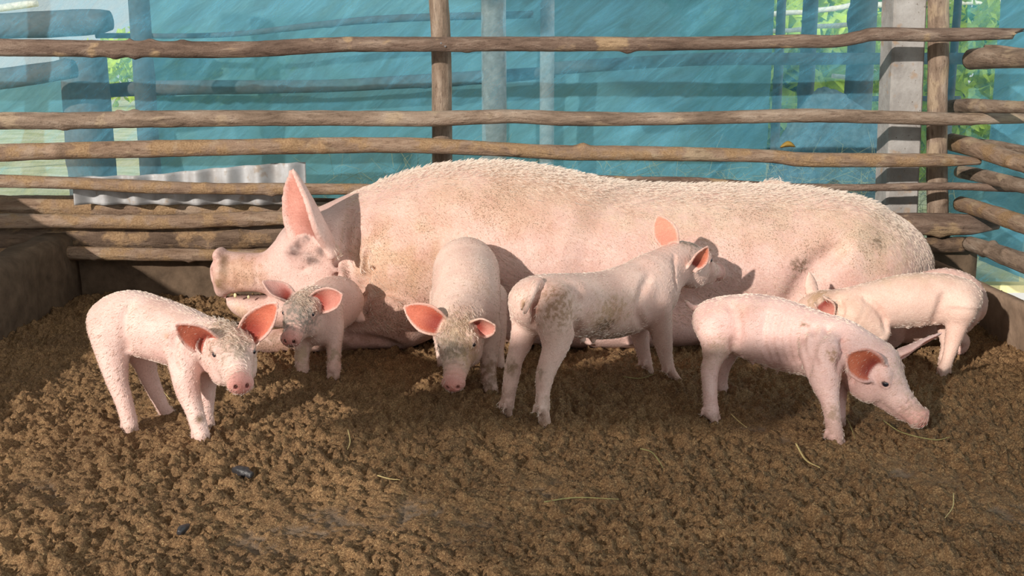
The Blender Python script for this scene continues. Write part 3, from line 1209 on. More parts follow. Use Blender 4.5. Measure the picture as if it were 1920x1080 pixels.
# right side fence: rails run from the corner towards the camera
XR = 1.60


def srail(a, b, ra, rb, mat, label, seed, x0=XR, x1=XR, ext=1.0, **kw):
    """a, b pixels of the axis on the side plane"""
    def on(px, py, x):
        d = ray(px, py)
        return _c + d * (x / d[0])
    p, q = on(*a, x0), on(*b, x1)
    d = q - p
    e = q + d * ext
    r0, r1 = ra * mpp(*a, p[1]), rb * mpp(*b, q[1])
    pts = [(p, r0), (p + d * .35 + np.array([0, 0, .003]), r0 * 1.02), (q, r1), (e, r1)]
    return pole('wooden_rail', pts, mat, label, 'rail', GS, seed, **kw)


srail((1822, 111), (1920, 110), 19, 18, M['bark'], 'thick pale rail with a sawn end, uppermost on the right side fence', 31, ext=2.0, knots=3)
srail((1782, 200), (1920, 201), 12.5, 12, M['bark'], 'straight rail starting at the corner post, second on the right side fence', 32, ext=1.5, knots=5)
srail((1785, 266), (1920, 307), 16, 17, M['bark_mud'], 'stout rail sloping down from the corner, above the forked stick pair at right', 33, ext=1.5, knots=5)
srail((1838, 268), (1920, 283), 8, 10, M['bark'], 'thin stick lying just above the stout sloping rail at right', 34, x0=1.68, x1=1.66, ext=1.0, knots=4)
srail((1800, 322), (1920, 349), 12, 14, M['bark'], 'weathered rail below the stout sloping rail on the right side fence', 35, x0=1.645, x1=1.645, ext=1.5, knots=4)
srail((1800, 382), (1920, 421), 14, 17, M['bark_mud'], 'pale rail with a wire-bound end near the corner on the right side', 36, ext=1.5, knots=4)
srail((1818, 457), (1920, 493), 14, 19, M['bark'], 'lowest pole of the right side fence, above the leaning plank', 37, ext=1.5, knots=5)
# splinter on the sawn rail
_o = srail((1847, 87), (1915, 94), 3, 4, M['bark'], 'loose splinter of wood lying on top of the sawn rail at right', 38, knots=1, ext=.2)
_o.name = 'wood_splinter'
_o['category'] = 'splinter'
del _o['group']

# leaning plank of the right side
def on_x(px, py, x):
    d = ray(px, py)
    return _c + d * (x / d[0])


_pa = on_x(1748, 484, 1.47)
_pb = on_x(1920, 538, 1.47)
_d = _pb - _pa
plank('wall_right', (_pa[0] + .02, 3.80, -.04), (_pa[0] + .02, -1.6, -.04), _pa[2] + .03, .035, plain('muddy_plank', (.30, .21, .15), .9, .15, .35, 16, .5), kind='structure', wob=.004, seed=21, nl=120, lean=-.12)


# ------------------------------------------------------------------ nets
def net_panel(name, p0, p1, z0, z1, mat, label, seed, amp=.02, nu=150, nv=70, cat='netting'):
    p0, p1 = np.asarray(p0, float), np.asarray(p1, float)
    d = p1 - p0
    nd = nrm(np.cross([0, 0, 1.], [d[0], d[1], 0]))
    u = np.linspace(0, 1, nu)
    v = np.linspace(0, 1, nv)
    Ug, Vg = np.meshgrid(u, v, indexing='ij')
    P = p0[None, None] + d[None, None] * Ug[..., None]
    P[..., 2] = z0 + (z1 - z0) * Vg
    q = np.stack([Ug * np.linalg.norm(d), Vg * (z1 - z0), 0 * Ug + seed], -1)
    rot = np.stack([q[..., 0] * .8 + q[..., 1] * .6, (q[..., 1] * .8 - q[..., 0] * .6) * 4, q[..., 2]], -1)
    off = (fbm(rot * 2.5, 3, seed) - .5) * 2 * amp + (fbm(q * 1.2, 2, seed + 3) - .5) * 2 * amp
    P = P + nd * off[..., None]
    I = np.arange(nu * nv).reshape(nu, nv)
    F = np.stack([I[:-1, :-1], I[1:, :-1], I[1:, 1:], I[:-1, 1:]], -1).reshape(-1, 4)
    o = np_mesh(name, P.reshape(-1, 3), F, mat, origin=p0)
    return tag(o, label, cat)


net_panel('netting', (-2.6, 4.02, 0), (1.95, 4.02, 0), .0, 1.75, M['net'], 'translucent blue netting stretched behind the back fence', 2)
net_panel('netting', (1.95, 4.02, 0), (1.95, -1.2, 0), .0, 1.75, M['net'], 'translucent blue netting hung outside the right side fence', 5)

# ------------------------------------------------------------------ corrugated sheet
def corrugated():
    Y = 3.725
    a, b = at(140, 345, Y), at(572, 330, Y)
    n = 160
    xs = np.linspace(a[0], b[0], n)
    rows = []
    per = (at(572, 330, Y)[0] - at(514, 330, Y)[0])
    tops = np.interp(xs, [a[0], at(260, 0, Y)[0], at(380, 0, Y)[0], at(460, 0, Y)[0], at(545, 0, Y)[0], b[0]], [.0, .008, .03, .042, .052, .05])
    V, F = [], []
    zt0 = at(200, 332, Y)[2]
    for k in range(12):
        for i, x in enumerate(xs):
            ph = (x - xs[-1]) / per * 2 * math.pi
            z = .335 + (zt0 + tops[i] - .335) * k / 11
            V.append((x, Y + .019 * math.cos(ph), z))
    for k in range(11):
        for i in range(n - 1):
            F.append((k * n + i, k * n + i + 1, (k + 1) * n + i + 1, (k + 1) * n + i))
    o = np_mesh('corrugated_sheet', V, F, M['metal'], origin=(a[0], Y, .3))
    s = o.modifiers.new('thickness', 'SOLIDIFY')
    s.thickness = .002
    tag(o, 'grey corrugated roofing sheet leaning behind the fourth rail at left', 'metal sheet')


corrugated()


# ------------------------------------------------------------------ roof, and unseen boards and cloth added to shade the pen
V, F = box_mesh((-3.6, -.9, 3.2), (3.6, 4.4, 3.24))
tag(np_mesh('ceiling', V, F, M['grey_wood'], smooth=False), kind='structure')


def board(name, V0, V1, mat, label, cat, group=None, bev=.006):
    V, F = box_mesh(V0, V1)
    o = np_mesh(name, V, F, mat, smooth=False, origin=((V0[0] + V1[0]) / 2, (V0[1] + V1[1]) / 2, V0[2]))
    bevelled(o, bev)
    return tag(o, label, cat, group)


def shaped_board(name, outline, y0, y1, mat, label, cat, group=None):
    n = len(outline)
    V = [(x, y0, z) for x, z in outline] + [(x, y1, z) for x, z in outline]
    me = bpy.data.meshes.new(name)
    me.from_pydata(V, [], [list(range(n)), list(range(2 * n - 1, n - 1, -1))] + [(i, i + n, (i + 1) % n + n, (i + 1) % n) for i in range(n)])
    me.materials.append(mat)
    o = link(bpy.data.objects.new(name, me))
    bevelled(o, .004)
    return tag(o, label, cat, group)


shaped_board('shade_board', [(-2.32, 1.14), (-1.3, 1.14), (-1.3, 1.33), (-1.6, 1.36), (-1.62, 1.50), (-1.8, 1.50), (-1.95, 1.37), (-2.32, 1.37)], -.32, -.29, M['grey_wood'], 'added unseen board with a stepped top edge, shading the piglets from the front', 'board')  # out of view, outline cut to the shadow wanted on the piglets
board('shade_board', (-2.13, 1.5, -.01), (-2.10, 3.5, .56), M['grey_wood'], 'added unseen low board beyond the left curb, shading the left corner', 'board')  # out of view, put in to keep the sun off the left corner
for x, w in ((-2.2, 'left'), (-1.4, 'right')):  # added so the unseen shade board hangs from the roof
    pole('rope', [((x, -.305, 1.36), .005), ((x, -.305, 2.3), .005), ((x, -.305, 3.2), .005)], M['straw'], 'added rope holding the %s end of the unseen shade board' % w, 'rope', None, 50, knots=0, nseg=6, step=.05)
t = NT('sun_dimmer_cloth')  # half-transparent sheet, added out of view to dim the sun
_a, _b, _m = t.n('ShaderNodeBsdfTransparent'), t.n('ShaderNodeBsdfDiffuse', i_Color=(.12, .13, .12, 1)), t.n('ShaderNodeMixShader', i_0=.55)
t.l(_a.outputs[0], _m.inputs[1])
t.l(_b.outputs[0], _m.inputs[2])
M['cloth'] = t.done(_m)
_e = [(-2.32, 1.15), (-1.95, 1.02), (-1.53, .87), (-1.1, .74), (-.7, .62), (.2, .5), (1.6, .45)]  # lower edge follows the wanted border of the dimmed floor
_V = [(x, -.335 + .01 * (i % 2), 1.37) for i, (x, z) in enumerate(_e)] + [(x, -.335 + .012 * (i % 2), z) for i, (x, z) in enumerate(_e)]
tag(np_mesh('sun_dimmer', _V, [(i, i + 1, i + 8, i + 7) for i in range(6)], M['cloth']), 'added unseen cloth dimming the sun at the front of the pen', 'shade cloth')

# ------------------------------------------------------------------ what stands beyond the netting
FZ0 = -.03
V, F = box_mesh((-40, 4.1, -.06), (40, 60, FZ0))
tag(np_mesh('outdoor_ground', V, F, M['outground'], smooth=False), kind='structure')


def far_post(px0, px1, Y, label, top=-80, mat=None, seed=0, lean=0, bottom=None):
    a, b = at(px0, 100, Y), at(px1, 100, Y)
    x, r = (a[0] + b[0]) / 2, (b[0] - a[0]) / 2
    z1 = at(px0, top, Y)[2]
    return pole('far_post', [((x - lean, Y, FZ0), r), ((x - lean * .5, Y, z1 * .5), r * .98), ((x, Y, z1), r * .95)], mat or M['bark_far'], label, 'post', 'posts beyond the netting', seed, knots=3, rough=.5, nseg=16, step=.04)


def far_rail(pts, Y, label, mat=None, seed=0):
    return pole('far_rail', prail(pts, Y), mat or M['bark_far'], label, 'rail', 'rails beyond the netting', seed, knots=3, rough=.6, nseg=14, step=.04)


GT = 'tarpaulins hung beyond the netting'
pT = at(-160, 100, 5.5), at(192, 100, 5.5)
net_panel('tarpaulin', (pT[0][0], 5.5, 0), (pT[1][0], 5.5, 0), at(0, 243, 5.5)[2], at(0, 132, 5.5)[2], M['tarp'], 'dark blue tarpaulin strip beyond the netting at the far left', 14, .02, 50, 20, 'tarpaulin')
pT = at(288, 100, 5.6), at(1448, 100, 5.6)
net_panel('tarpaulin', (pT[0][0], 5.6, 0), (pT[1][0], 5.6, 0), 0, 1.75, M['tarp'], 'dark teal tarpaulin filling the background behind the netting, left of the tall posts', 8, .03, 90, 40, 'tarpaulin')
pT = at(1868, 100, 4.7), at(2000, 100, 4.7)
net_panel('tarpaulin', (pT[0][0], 4.7, 0), (pT[1][0], 4.7, 0), 0, 1.6, M['tarp'], 'bright blue tarpaulin strip at the far right edge behind the netting', 12, .01, 30, 40, 'tarpaulin')
pT = at(1776, 100, 4.6), at(1872, 100, 4.6)
net_panel('tarpaulin', (pT[0][0], 4.6, 0), (pT[1][0], 4.6, 0), 0, at(1800, 262, 4.6)[2], M['tarp'], 'low blue tarpaulin under the leafy gap right of the round post', 16, .01, 30, 20, 'tarpaulin')
net_panel('tarpaulin', (2.0, 4.5, 0), (2.0, 1.2, 0), 0, .62, M['tarp'], 'low blue tarpaulin outside the right side fence', 18, .015, 60, 20, 'tarpaulin')
far_post(247, 287, 5.0, 'dark post beyond the netting, right of the far sawn beam', seed=60)
far_post(112, 200, 5.3, 'broad dark trunk beyond the netting at far left', top=88, seed=61)
far_post(902, 950, 5.2, 'grey-blue post beyond the netting, just right of the middle fence post', seed=62, mat=M['grey_wood'])
far_post(1012, 1040, 5.3, 'thin post beyond the netting, second to the right of the middle fence post', seed=63, mat=M['grey_wood'])
far_post(1452, 1470, 5.4, 'thin post beyond the netting at the right edge of the dark tarpaulin', seed=66)
far_post(1500, 1530, 5.2, 'slim dark post beyond the netting between the bright green gaps', seed=64)
far_post(1588, 1640, 5.0, 'broad dark post beyond the netting just left of the concrete post', seed=65)
far_post(1781, 1796, 5.0, 'thin post beyond the netting just right of the concrete and round posts', seed=67)
far_rail([(-140, 34, 74), (0, 26, 72), (100, 20, 70), (180, 17, 64), (207, 20, 56)], 5.1, 'broad dark beam with a sawn end beyond the netting at top left', seed=70)
far_rail([(-140, 138, 182), (0, 128, 168), (80, 118, 156), (140, 112, 146)], 5.0, 'slanting dark beam beyond the netting below the top rail at far left', seed=71)
far_rail([(180, 160, 184), (260, 152, 180), (360, 150, 178), (480, 150, 176), (640, 148, 172), (900, 132, 158), (1040, 124, 146)], 5.4, 'long dark rail beyond the netting, sagging between the first and second rails', seed=72)
far_rail([(180, 62, 72), (420, 60, 70), (700, 30, 44), (1000, 20, 34)], 5.27, 'thin dark rail beyond the netting above the top rail', seed=73)
far_rail([(1040, 116, 140), (1300, 100, 124), (1500, 99, 122), (1680, 99, 121), (1840, 99, 121), (1960, 99, 121)], 4.9, 'level dark rail beyond the netting crossing behind the concrete post', seed=74)
far_rail([(1560, 181, 191), (1680, 180, 190), (1800, 180, 190)], 5.03, 'low dark rail beyond the netting just left of the concrete post', seed=75)
for i, (p_, lab) in enumerate((
        ([(1440, 22, 33), (1480, 19, 28), (1515, 19, 27)], 'short sunlit pale rail beyond the netting, left of the slim dark post'),
        ([(1520, 15, 25), (1560, 12, 22), (1600, 4, 15)], 'sunlit pale rail beyond the netting, curving up to the broad dark post'),
        ([(1440, 54, 62), (1480, 53, 61), (1505, 50, 60)], 'lower sunlit pale rail beyond the netting, left of the slim dark post'),
        ([(1520, 45, 54), (1560, 44, 53), (1600, 41, 50)], 'lower sunlit pale rail beyond the netting, between the dark posts'),
        ([(1630, 4, 16), (1700, 2, 13), (1790, 0, 10), (1880, 0, 8)], 'topmost sunlit pale rail beyond the netting, at the concrete post'),
        ([(1630, 130, 143), (1700, 130, 142), (1760, 130, 141)], 'sunlit pale rail beyond the netting below the level dark rail'),
        ([(1560, 138, 146), (1590, 141, 150)], 'short sunlit stub of pale rail beside the broad dark post'),
        ([(-60, 18, 30), (30, 4, 18), (70, 0, 12)], 'sunlit pale pole beyond the netting at the top left corner'))):
    far_rail(p_, 9.0, lab, M['bark_pale'], 80 + i)


for q0, q1, lb in ((1506, 1518, 'pale thin post beyond the netting, mostly hidden by the slim dark post'), (1600, 1614, 'pale thin post beyond the netting, mostly hidden by the broad dark post'), (1700, 1716, 'pale post beyond the netting, hidden behind the concrete post'), (-50, -34, 'pale post beyond the netting, outside the left edge')):
    far_post(q0, q1, 9.0, lb, top=-30, mat=M['bark_pale'], seed=q1)


def bush(name, x, Y, z0, rx, rz, n, leaf, mat, label, seed, cat='bush', group=None):
    r_ = np.random.default_rng(seed)
    root = empty(name, (x, Y, FZ0), label, cat, group)
    d = r_.normal(0, 1, (n, 3))
    d /= np.linalg.norm(d, axis=1)[:, None]
    rad = .45 + .6 * r_.random(n) ** .6
    lump = .75 + .5 * vnoise(d * 2.2 + seed, 3)
    c = np.array([x, Y, z0 + rz]) + d * (rad * lump)[:, None] * np.array([rx, rx * .7, rz])
    c[:, 2] = np.maximum(c[:, 2], FZ0 + .03)
    a = r_.normal(0, 1, (n, 3))
    a /= np.linalg.norm(a, axis=1)[:, None]
    b = np.cross(a, r_.normal(0, 1, (n, 3)))
    b /= np.linalg.norm(b, axis=1)[:, None]
    L = leaf * (.6 + .8 * r_.random(n))[:, None]
    nn = np.cross(a, b)
    V = np.stack([c, c + a * L * .5 + b * L * .28 + nn * L * .06, c + a * L, c + a * L * .5 - b * L * .28 + nn * L * .06], 1).reshape(-1, 3)
    np_mesh('foliage', V, np.arange(4 * n).reshape(-1, 4), mat, root, smooth=False)
    pole('stem', [((x, Y, FZ0), .05), ((x + .03, Y, z0 + rz * .6), .04), ((x, Y, z0 + rz * 1.2), .02)], M['bark'], seed=seed, parent=root, nseg=8, step=.06, knots=0)
    return root


GBu = 'bushes beyond the pens'
bush('bush', at(1470, 130, 9.6)[0], 9.9, .0, .52, .95, 1500, .30, M['leaf'], 'lime green broad-leaved bush seen in the gap left of the slim dark post', 1, group=GBu)
bush('bush', at(1570, 130, 11.6)[0], 11.8, .0, .5, .78, 1500, .24, M['leaf'], 'lime green bush seen in the gap between the slim and broad dark posts', 2, group=GBu)
bush('bush', at(1672, 130, 13.4)[0], 13.6, .0, .65, .72, 1800, .14, M['leaf'], 'light green bush seen directly left of the concrete post', 3, group=GBu)
bush('bush', at(1830, 130, 8)[0], 8.2, .0, .75, .62, 3200, .11, M['leaf'], 'light green leafy bush seen in the gap right of the round post', 4, group=GBu)
bush('tree', at(1560, 60, 16)[0], 17.5, .6, 2.2, 1.7, 3500, .3, M['leaf2'], 'deep green tree crown beyond the sunlit pale rails', 5, 'tree', 'trees beyond the pens')
bush('tree', at(1850, 60, 22)[0], 23, .6, 2.3, 2.1, 3500, .24, M['leaf2'], 'deep green tree beyond the gap at the upper right', 6, 'tree', 'trees beyond the pens')
bush('bush', at(230, 60, 20)[0], 24, .0, 2.2, .8, 2500, .25, M['leaf'], 'low sunlit green bush seen past the sawn beam at left', 7, group=GBu)


def heap():
    V, F = [], []
    c = at(1570, 250, 4.6)
    rx, rz = .27, at(1570, 165, 4.6)[2]
    B = Body(.02)
    B.ell((c[0], 4.78, 0), (rx, .13, rz), None, .05)
    B.ell((c[0] + .12, 4.78, 0), (rx, .13, rz * .88), None, .05)
    V, Q = B.mesh()
    V = V + vnormals(V, Q) * ((fbm(V * 16, 3, 3) - .5) * .06)[:, None]
    V[:, 2] = np.maximum(V[:, 2], FZ0)
    tag(np_mesh('hay_heap', V, Q, plain('grey_hay', (.15, .19, .20), .9, .1, .4, 40, .8), origin=(c[0], 4.78, FZ0)), 'rounded grey heap of hay beyond the netting near the concrete post', 'hay heap')


heap()


def grass_stuff():
    r_ = np.random.default_rng(77)
    n = 2600
    u = r_.random(n) ** .8
    px = 560 + 1240 * u
    x = (px - 960) / 2000 * 4.2
    Y = 4.08 + .25 * r_.random(n)
    z = r_.random(n) ** 1.6 * .42
    d = r_.normal(0, 1, (n, 3)) * np.array([1, .15, .7])
    d /= np.linalg.norm(d, axis=1)[:, None]
    L = (.05 + .14 * r_.random(n))[:, None]
    c = np.stack([x, Y, z], 1)
    sd = np.cross(d, [0, 1, 0])
    sd /= np.maximum(np.linalg.norm(sd, axis=1), 1e-5)[:, None]
    w = .0007
    bend = r_.normal(0, .02, (n, 3)) * np.array([1, 0, 1])
    P0, P1, P2 = c, c + d * L * .5 + bend, c + d * L
    Y0 = np.array([0, 1, 0]) * .0
    V = np.stack([P0 - sd * w, P0 + sd * w, P1 + sd * w, P1 - sd * w, P2 + sd * w * .4, P2 - sd * w * .4], 1).reshape(-1, 3)
    V[:, 2] = np.maximum(V[:, 2], .002)
    V[:, 1] = np.maximum(V[:, 1], 4.06)
    b = np.arange(n)[:, None] * 6
    F = np.vstack([b + np.array([0, 1, 2, 3]), b + np.array([3, 2, 4, 5])])
    o = np_mesh('dry_grass', V, F, M['straw'], smooth=False)
    tag(o, 'tangle of dry grass pressed against the foot of the netting', 'dry grass', None, 'stuff')


grass_stuff()


# ------------------------------------------------------------------ small things
def strand(name, px, r, mat, label, cat, group=None, Y=None, lift=.004, seed=0):
    pts = []
    for q in px:
        if Y is None:
            g = ground(*q[:2])
            g[2] = floor_z(g[0], g[1]) + lift + (q[2] if len(q) > 2 else 0)
            pts.append((g, r))
        else:
            pts.append((at(q[0], q[1], q[2] if len(q) > 2 else Y), r))
    pts[-1] = (pts[-1][0], r * .5)
    return pole(name, pts, mat, label, cat, group, seed, knots=0, rough=.3, nseg=6, step=.006)


GSt = 'straws on the pen floor'
for i, (pp, m, lab) in enumerate((
        ([(1491, 850), (1510, 870), (1536, 893)], 'straw', 'long yellow straw lying below the foreleg of the front right piglet'),
        ([(1370, 788), (1385, 797), (1400, 806)], 'straw', 'short straw just right of the hind hoof of the front right piglet'),
        ([(1200, 857), (1220, 864), (1233, 878), (1243, 891)], 'straw_green', 'bent straw on the floor, left of the long yellow straw'),
        ([(708, 906), (730, 908), (750, 909)], 'straw', 'pale straw lying flat on the floor, right of the dark dung'),
        ([(1168, 719), (1200, 719), (1228, 712)], 'straw_green', 'straw beside the front hooves of the piglet seen from behind'),
        ([(1655, 808), (1690, 824), (1750, 838), (1780, 840)], 'straw_green', 'long greenish straw on the floor below the snout of the front right piglet'),
        ([(1583, 795), (1592, 815), (1602, 840)], 'straw_green', 'thin straw against the right front hoof of the front right piglet'),
        ([(1787, 935), (1785, 965), (1770, 995)], 'straw', 'curved straw lying alone at the lower right'),
        ([(653, 828), (657, 845), (652, 858)], 'straw', 'small hooked straw right of the front left piglet'),
        ([(285, 733), (303, 745), (320, 758)], 'straw', 'straw under the belly of the front left piglet'),
        ([(1020, 953), (1080, 942), (1160, 948)], 'straw_green', 'dark greenish stalk lying across the lower middle of the floor'))):
    strand('straw', pp, .0012 if i else .0018, M[m], lab, 'straw', GSt, seed=100 + i)


def dung(px, py, L, r, ang, label, seed):
    g = ground(px, py)
    z = floor_z(g[0], g[1]) + r * .5
    d = np.array([math.cos(ang), math.sin(ang), 0])
    pole('dung', [(g - d * L / 2 + [0, 0, z - g[2]], r * .6), (g - d * L * .2 + [0, 0, z + r * .3], r), (g + d * L * .2 + [0, 0, z], r * .9), (g + d * L / 2 + [0, 0, z], r * .5)], M['manure'], label, 'dung', 'dung on the pen floor', seed, knots=4, rough=2.2, nseg=14, step=.003, knotr=.6)


dung(456, 897, .05, .009, -.5, 'black lump of dung on the floor below the front left piglet', 120)
dung(345, 1003, .035, .007, 1.4, 'small grey dung near the bottom edge at left', 121)


def dry_leaf():
    c = at(1478, 277, 3.62)
    V, F = [], []
    n = 12
    for i in range(n + 1):
        t_ = i / n
        w = .018 * math.sin(math.pi * min(1, t_ * 1.02)) ** .7 + .0005
        for j in (-1, 0, 1):
            V.append((c[0] - .027 + .054 * t_, c[1] + .006 * abs(j) + .012 * (t_ - .5) ** 2, c[2] + j * w * .55 + .012 * math.sin(t_ * 3)))
    for i in range(n):
        for j in range(2):
            F.append((i * 3 + j, i * 3 + 3 + j, i * 3 + 4 + j, i * 3 + j + 1))
    o = np_mesh('dry_leaf', V, F, M['leaf_dry'], origin=c)
    s_ = o.modifiers.new('thickness', 'SOLIDIFY')
    s_.thickness = .0008
    tag(o, 'brown dry leaf caught on top of the third rail', 'leaf')


dry_leaf()
strand('cord', [(1731, 312, 3.70), (1712, 330, 3.69), (1694, 345, 3.66), (1676, 366, 3.70), (1655, 378, 3.72), (1655, 366, 3.73), (1668, 362, 3.71)], .0028, M['wire'], 'black cord knotted round the foot of the concrete post', 'cord', seed=130)
strand('cord', [(1782, 308, 3.70), (1787, 330, 3.69), (1786, 350, 3.645), (1791, 372, 3.66), (1795, 388, 3.66)], .003, M['wire'], 'black cord hanging beside the round post at the corner', 'cord', seed=131)
strand('wire', [(1786, 372, 3.62), (1794, 380, 3.58), (1797, 392, 3.57), (1790, 398, 3.60), (1787, 388, 3.63)], .004, plain('rusty_wire', (.35, .31, .28), .6, .4), 'twisted grey wire binding the end of a rail near the corner', 'wire', seed=132)
for x, y, lab in ((827, 81, 'upper'), (835, 87, 'lower')):
    c = at(x, y, YR - .025)
    V, F = [], []
    sphere('nail', c, .0032, M['nail'], top_rail, 10, 6, (1, .5, 1))

# ================================================================== PIGS
PG = 'piglets in the pen'
PB = 2.5e-3   # grid of the piglets


def flow_for(d, down=.5):
    d = nrm(d)
    return lambda p: np.tile(d + np.array([0, 0, -down]), (len(p), 1))


def hair_kw(d, n=12000, length=.010, seed=1, width=.00036):
    return dict(n=n, length=length, width=width, flow=flow_for(d), seed=seed, lift=.14)


# ---- piglet at the front left
def piglet_front_left():
    B = Body(PB)
    px_loft(B, [(196, 600, 2.36, 27, .03), (212, 603, 2.36, 46, .058), (245, 604, 2.355, 60, .068), (292, 616, 2.34, 60, .068), (340, 632, 2.32, 58, .066), (378, 645, 2.30, 54, .060), (410, 645, 2.275, 44, .05)], .02)
    F = frame(-69, -8, -1)
    eyes, P = pig_head(B, (-.6336, 2.3132, .1952), F, .2)
    B.ear(P(.24, -.19, .15), at(331, 607, 2.185), (-.1, -1, -.1), .066, .0026, bend=.02)
    B.ear(P(.17, .19, .17), at(521, 567, 2.24), (.05, -1, .15), .062, .0026, bend=.02)
    fd = (.75, -.45)
    px_leg(B, [(207, 625, 38), (212, 668, 29), (220, 715, 20), (231, 748, 16.5), (240, 780, 15), (244, 796, 14)], 2.33, (247, 812), fd)
    px_leg(B, [(250, 640, 34), (268, 672, 23), (279, 705, 17), (293, 738, 14), (306, 764, 12), (314, 774, 12)], 2.40, (320, 782), fd)
    px_leg(B, [(345, 660, 32), (347, 692, 28), (352, 730, 23), (364, 768, 17), (372, 795, 16), (378, 815, 15)], 2.27, (382, 833), fd)
    px_leg(B, [(385, 690, 27), (387, 725, 18), (388, 752, 14), (388, 775, 12), (391, 790, 11)], 2.33, (394, 802), fd)
    px_loft(B, [(185, 585, 2.39, 6, None), (176, 600, 2.42, 4, None), (180, 615, 2.44, 3, None)], .006)
    B.groove([(238, 655), (232, 625), (233, 595), (243, 572)], .006, .02)
    B.groove([(332, 700), (322, 670), (328, 640), (345, 615)], .005, .02)
    B.groove([(378, 690), (372, 660), (378, 640)], .004, .014)
    B.paint(P(.35, 0, .22), np.array((.06, .05, .06)), (.42, .36, .27), .55, .6, 120, .8)
    B.paint(P(.55, 0, .15), .03, (.25, .22, .17), .7, .8, 150, .8)
    B.paint(P(.45, .14, .17), .009, (.08, .09, .05), 1, .2)
    B.dab(374, 786, 8, (.15, .10, .05), 1, 0)
    B.dab(313, 629, 6, (.55, .36, .20), .8, .3)
    B.dab(402, 590, 5, (.2, .15, .1), .6, .5)
    B.dab(270, 575, 40, (.62, .47, .40), .5, .6, 60, 0, 12)
    B.dab(330, 590, 40, (.60, .45, .38), .5, .6, 60, 0, 10)
    B.dab(300, 665, 50, (.74, .48, .44), .6, .4, 40)
    finish_pig(B, 'piglet', 'white piglet standing at the front left, facing the camera with ears coloured an orange glow', 'piglet', ground(300, 800), M['pig'], (.80, .60, .55), PG,
               hair_kw((-.8, .3, 0), seed=1), eyes, .0068, tuft=(P(.22, 0, .25), .045, .017, (.1, -.5, .5)))


# ---- small piglet with a grey muddy head, standing at the cheek of the sow
def piglet_grey_head():
    B = Body(PB)
    px_loft(B, [(655, 566, 2.905, 30, .04), (640, 566, 2.885, 47, .056), (622, 572, 2.85, 54, .060), (605, 585, 2.80, 54, .060), (596, 600, 2.75, 50, .056)], .02)
    px_loft(B, [(598, 590, 2.76, 46, .048), (582, 575, 2.72, 40, .046)], .02)
    F = frame(-93, -13, -2)
    eyes, P = pig_head(B, (-.5420, 2.7499, .1905), F, .185)
    B.ear(P(.2, .19, .15), at(643, 551, 2.66), (.0, -1, .0), .062, .0026, bend=.03, inner=(.60, .25, .20), tipk=2.6)
    B.ear(P(.17, -.19, .15), at(491, 530, 2.70), (.25, -.55, .8), .055, .0026, bend=.05, inner=(.62, .34, .30))
    fd = (-.2, -1)
    px_leg(B, [(612, 590, 30), (622, 615, 23), (626, 645, 15), (626, 670, 12.5), (626, 690, 13)], 2.76, (626, 711), fd)
    px_leg(B, [(580, 610, 26), (570, 640, 18), (567, 662, 13.5), (566, 680, 13), (567, 692, 12)], 2.76, (566, 706), fd)
    # the hind foot rests on the forearm of the sow
    fz = at(673, 597, 2.93)[2]
    L = []
    for x, y, r, Y in ((652, 560, 30, 2.93), (660, 568, 17, 2.92), (666, 580, 12, 2.915), (671, 590, 10, 2.91), (674, 597, 9, 2.90)):
        L.append((at(x, y, Y), r * mpp(x, y, Y), r * mpp(x, y, Y)))
    B.loft(L, .012, 5)
    for dx in (-5, 6):
        B.cone(at(673 + dx * .6, 592, 2.90), at(675 + dx, 600, 2.893), .0085, .006, .004)
    B.loft([(at(630, 590, 2.93), .03, .03), (at(628, 640, 2.9), .016, .016), (at(632, 662, 2.9), .012, .012), (at(634, 672, 2.9), .010, .010)], .012, 4)
    B.paint(P(.42, -.04, .2), np.array((.05, .05, .05)), GREYMUD, 1, .55, 140, .3)
    B.paint(P(.6, .1, .08), .034, GREYMUD, .95, .7, 140, .3)
    B.paint(P(.7, -.1, .02), .04, GREYMUD, .9, .7, 140)
    B.paint(P(.3, -.1, .2), .05, (.30, .27, .24), .8, .6, 140)
    B.paint(P(1.02, .03, -.09), .013, (.12, .07, .05), .9, .5, 140)
    B.paint(at(612, 540, 2.74), .05, (.36, .32, .29), .45, .4, 60)
    B.paint(at(626, 668, 2.72), .025, (.28, .22, .12), .7, .7, 100)
    B.paint(at(566, 668, 2.72), .03, (.36, .27, .13), .6, .7, 100)
    finish_pig(B, 'piglet', 'small piglet with a grey mud-smeared face beside the cheek of the sow', 'piglet', ground(600, 705), M['pig'], (.70, .49, .43), PG,
               hair_kw((.2, 1, 0), 7000, seed=2), eyes, .0062, tuft=(P(.28, .06, .23), .035, .013, (.5, -.6, -.2)))


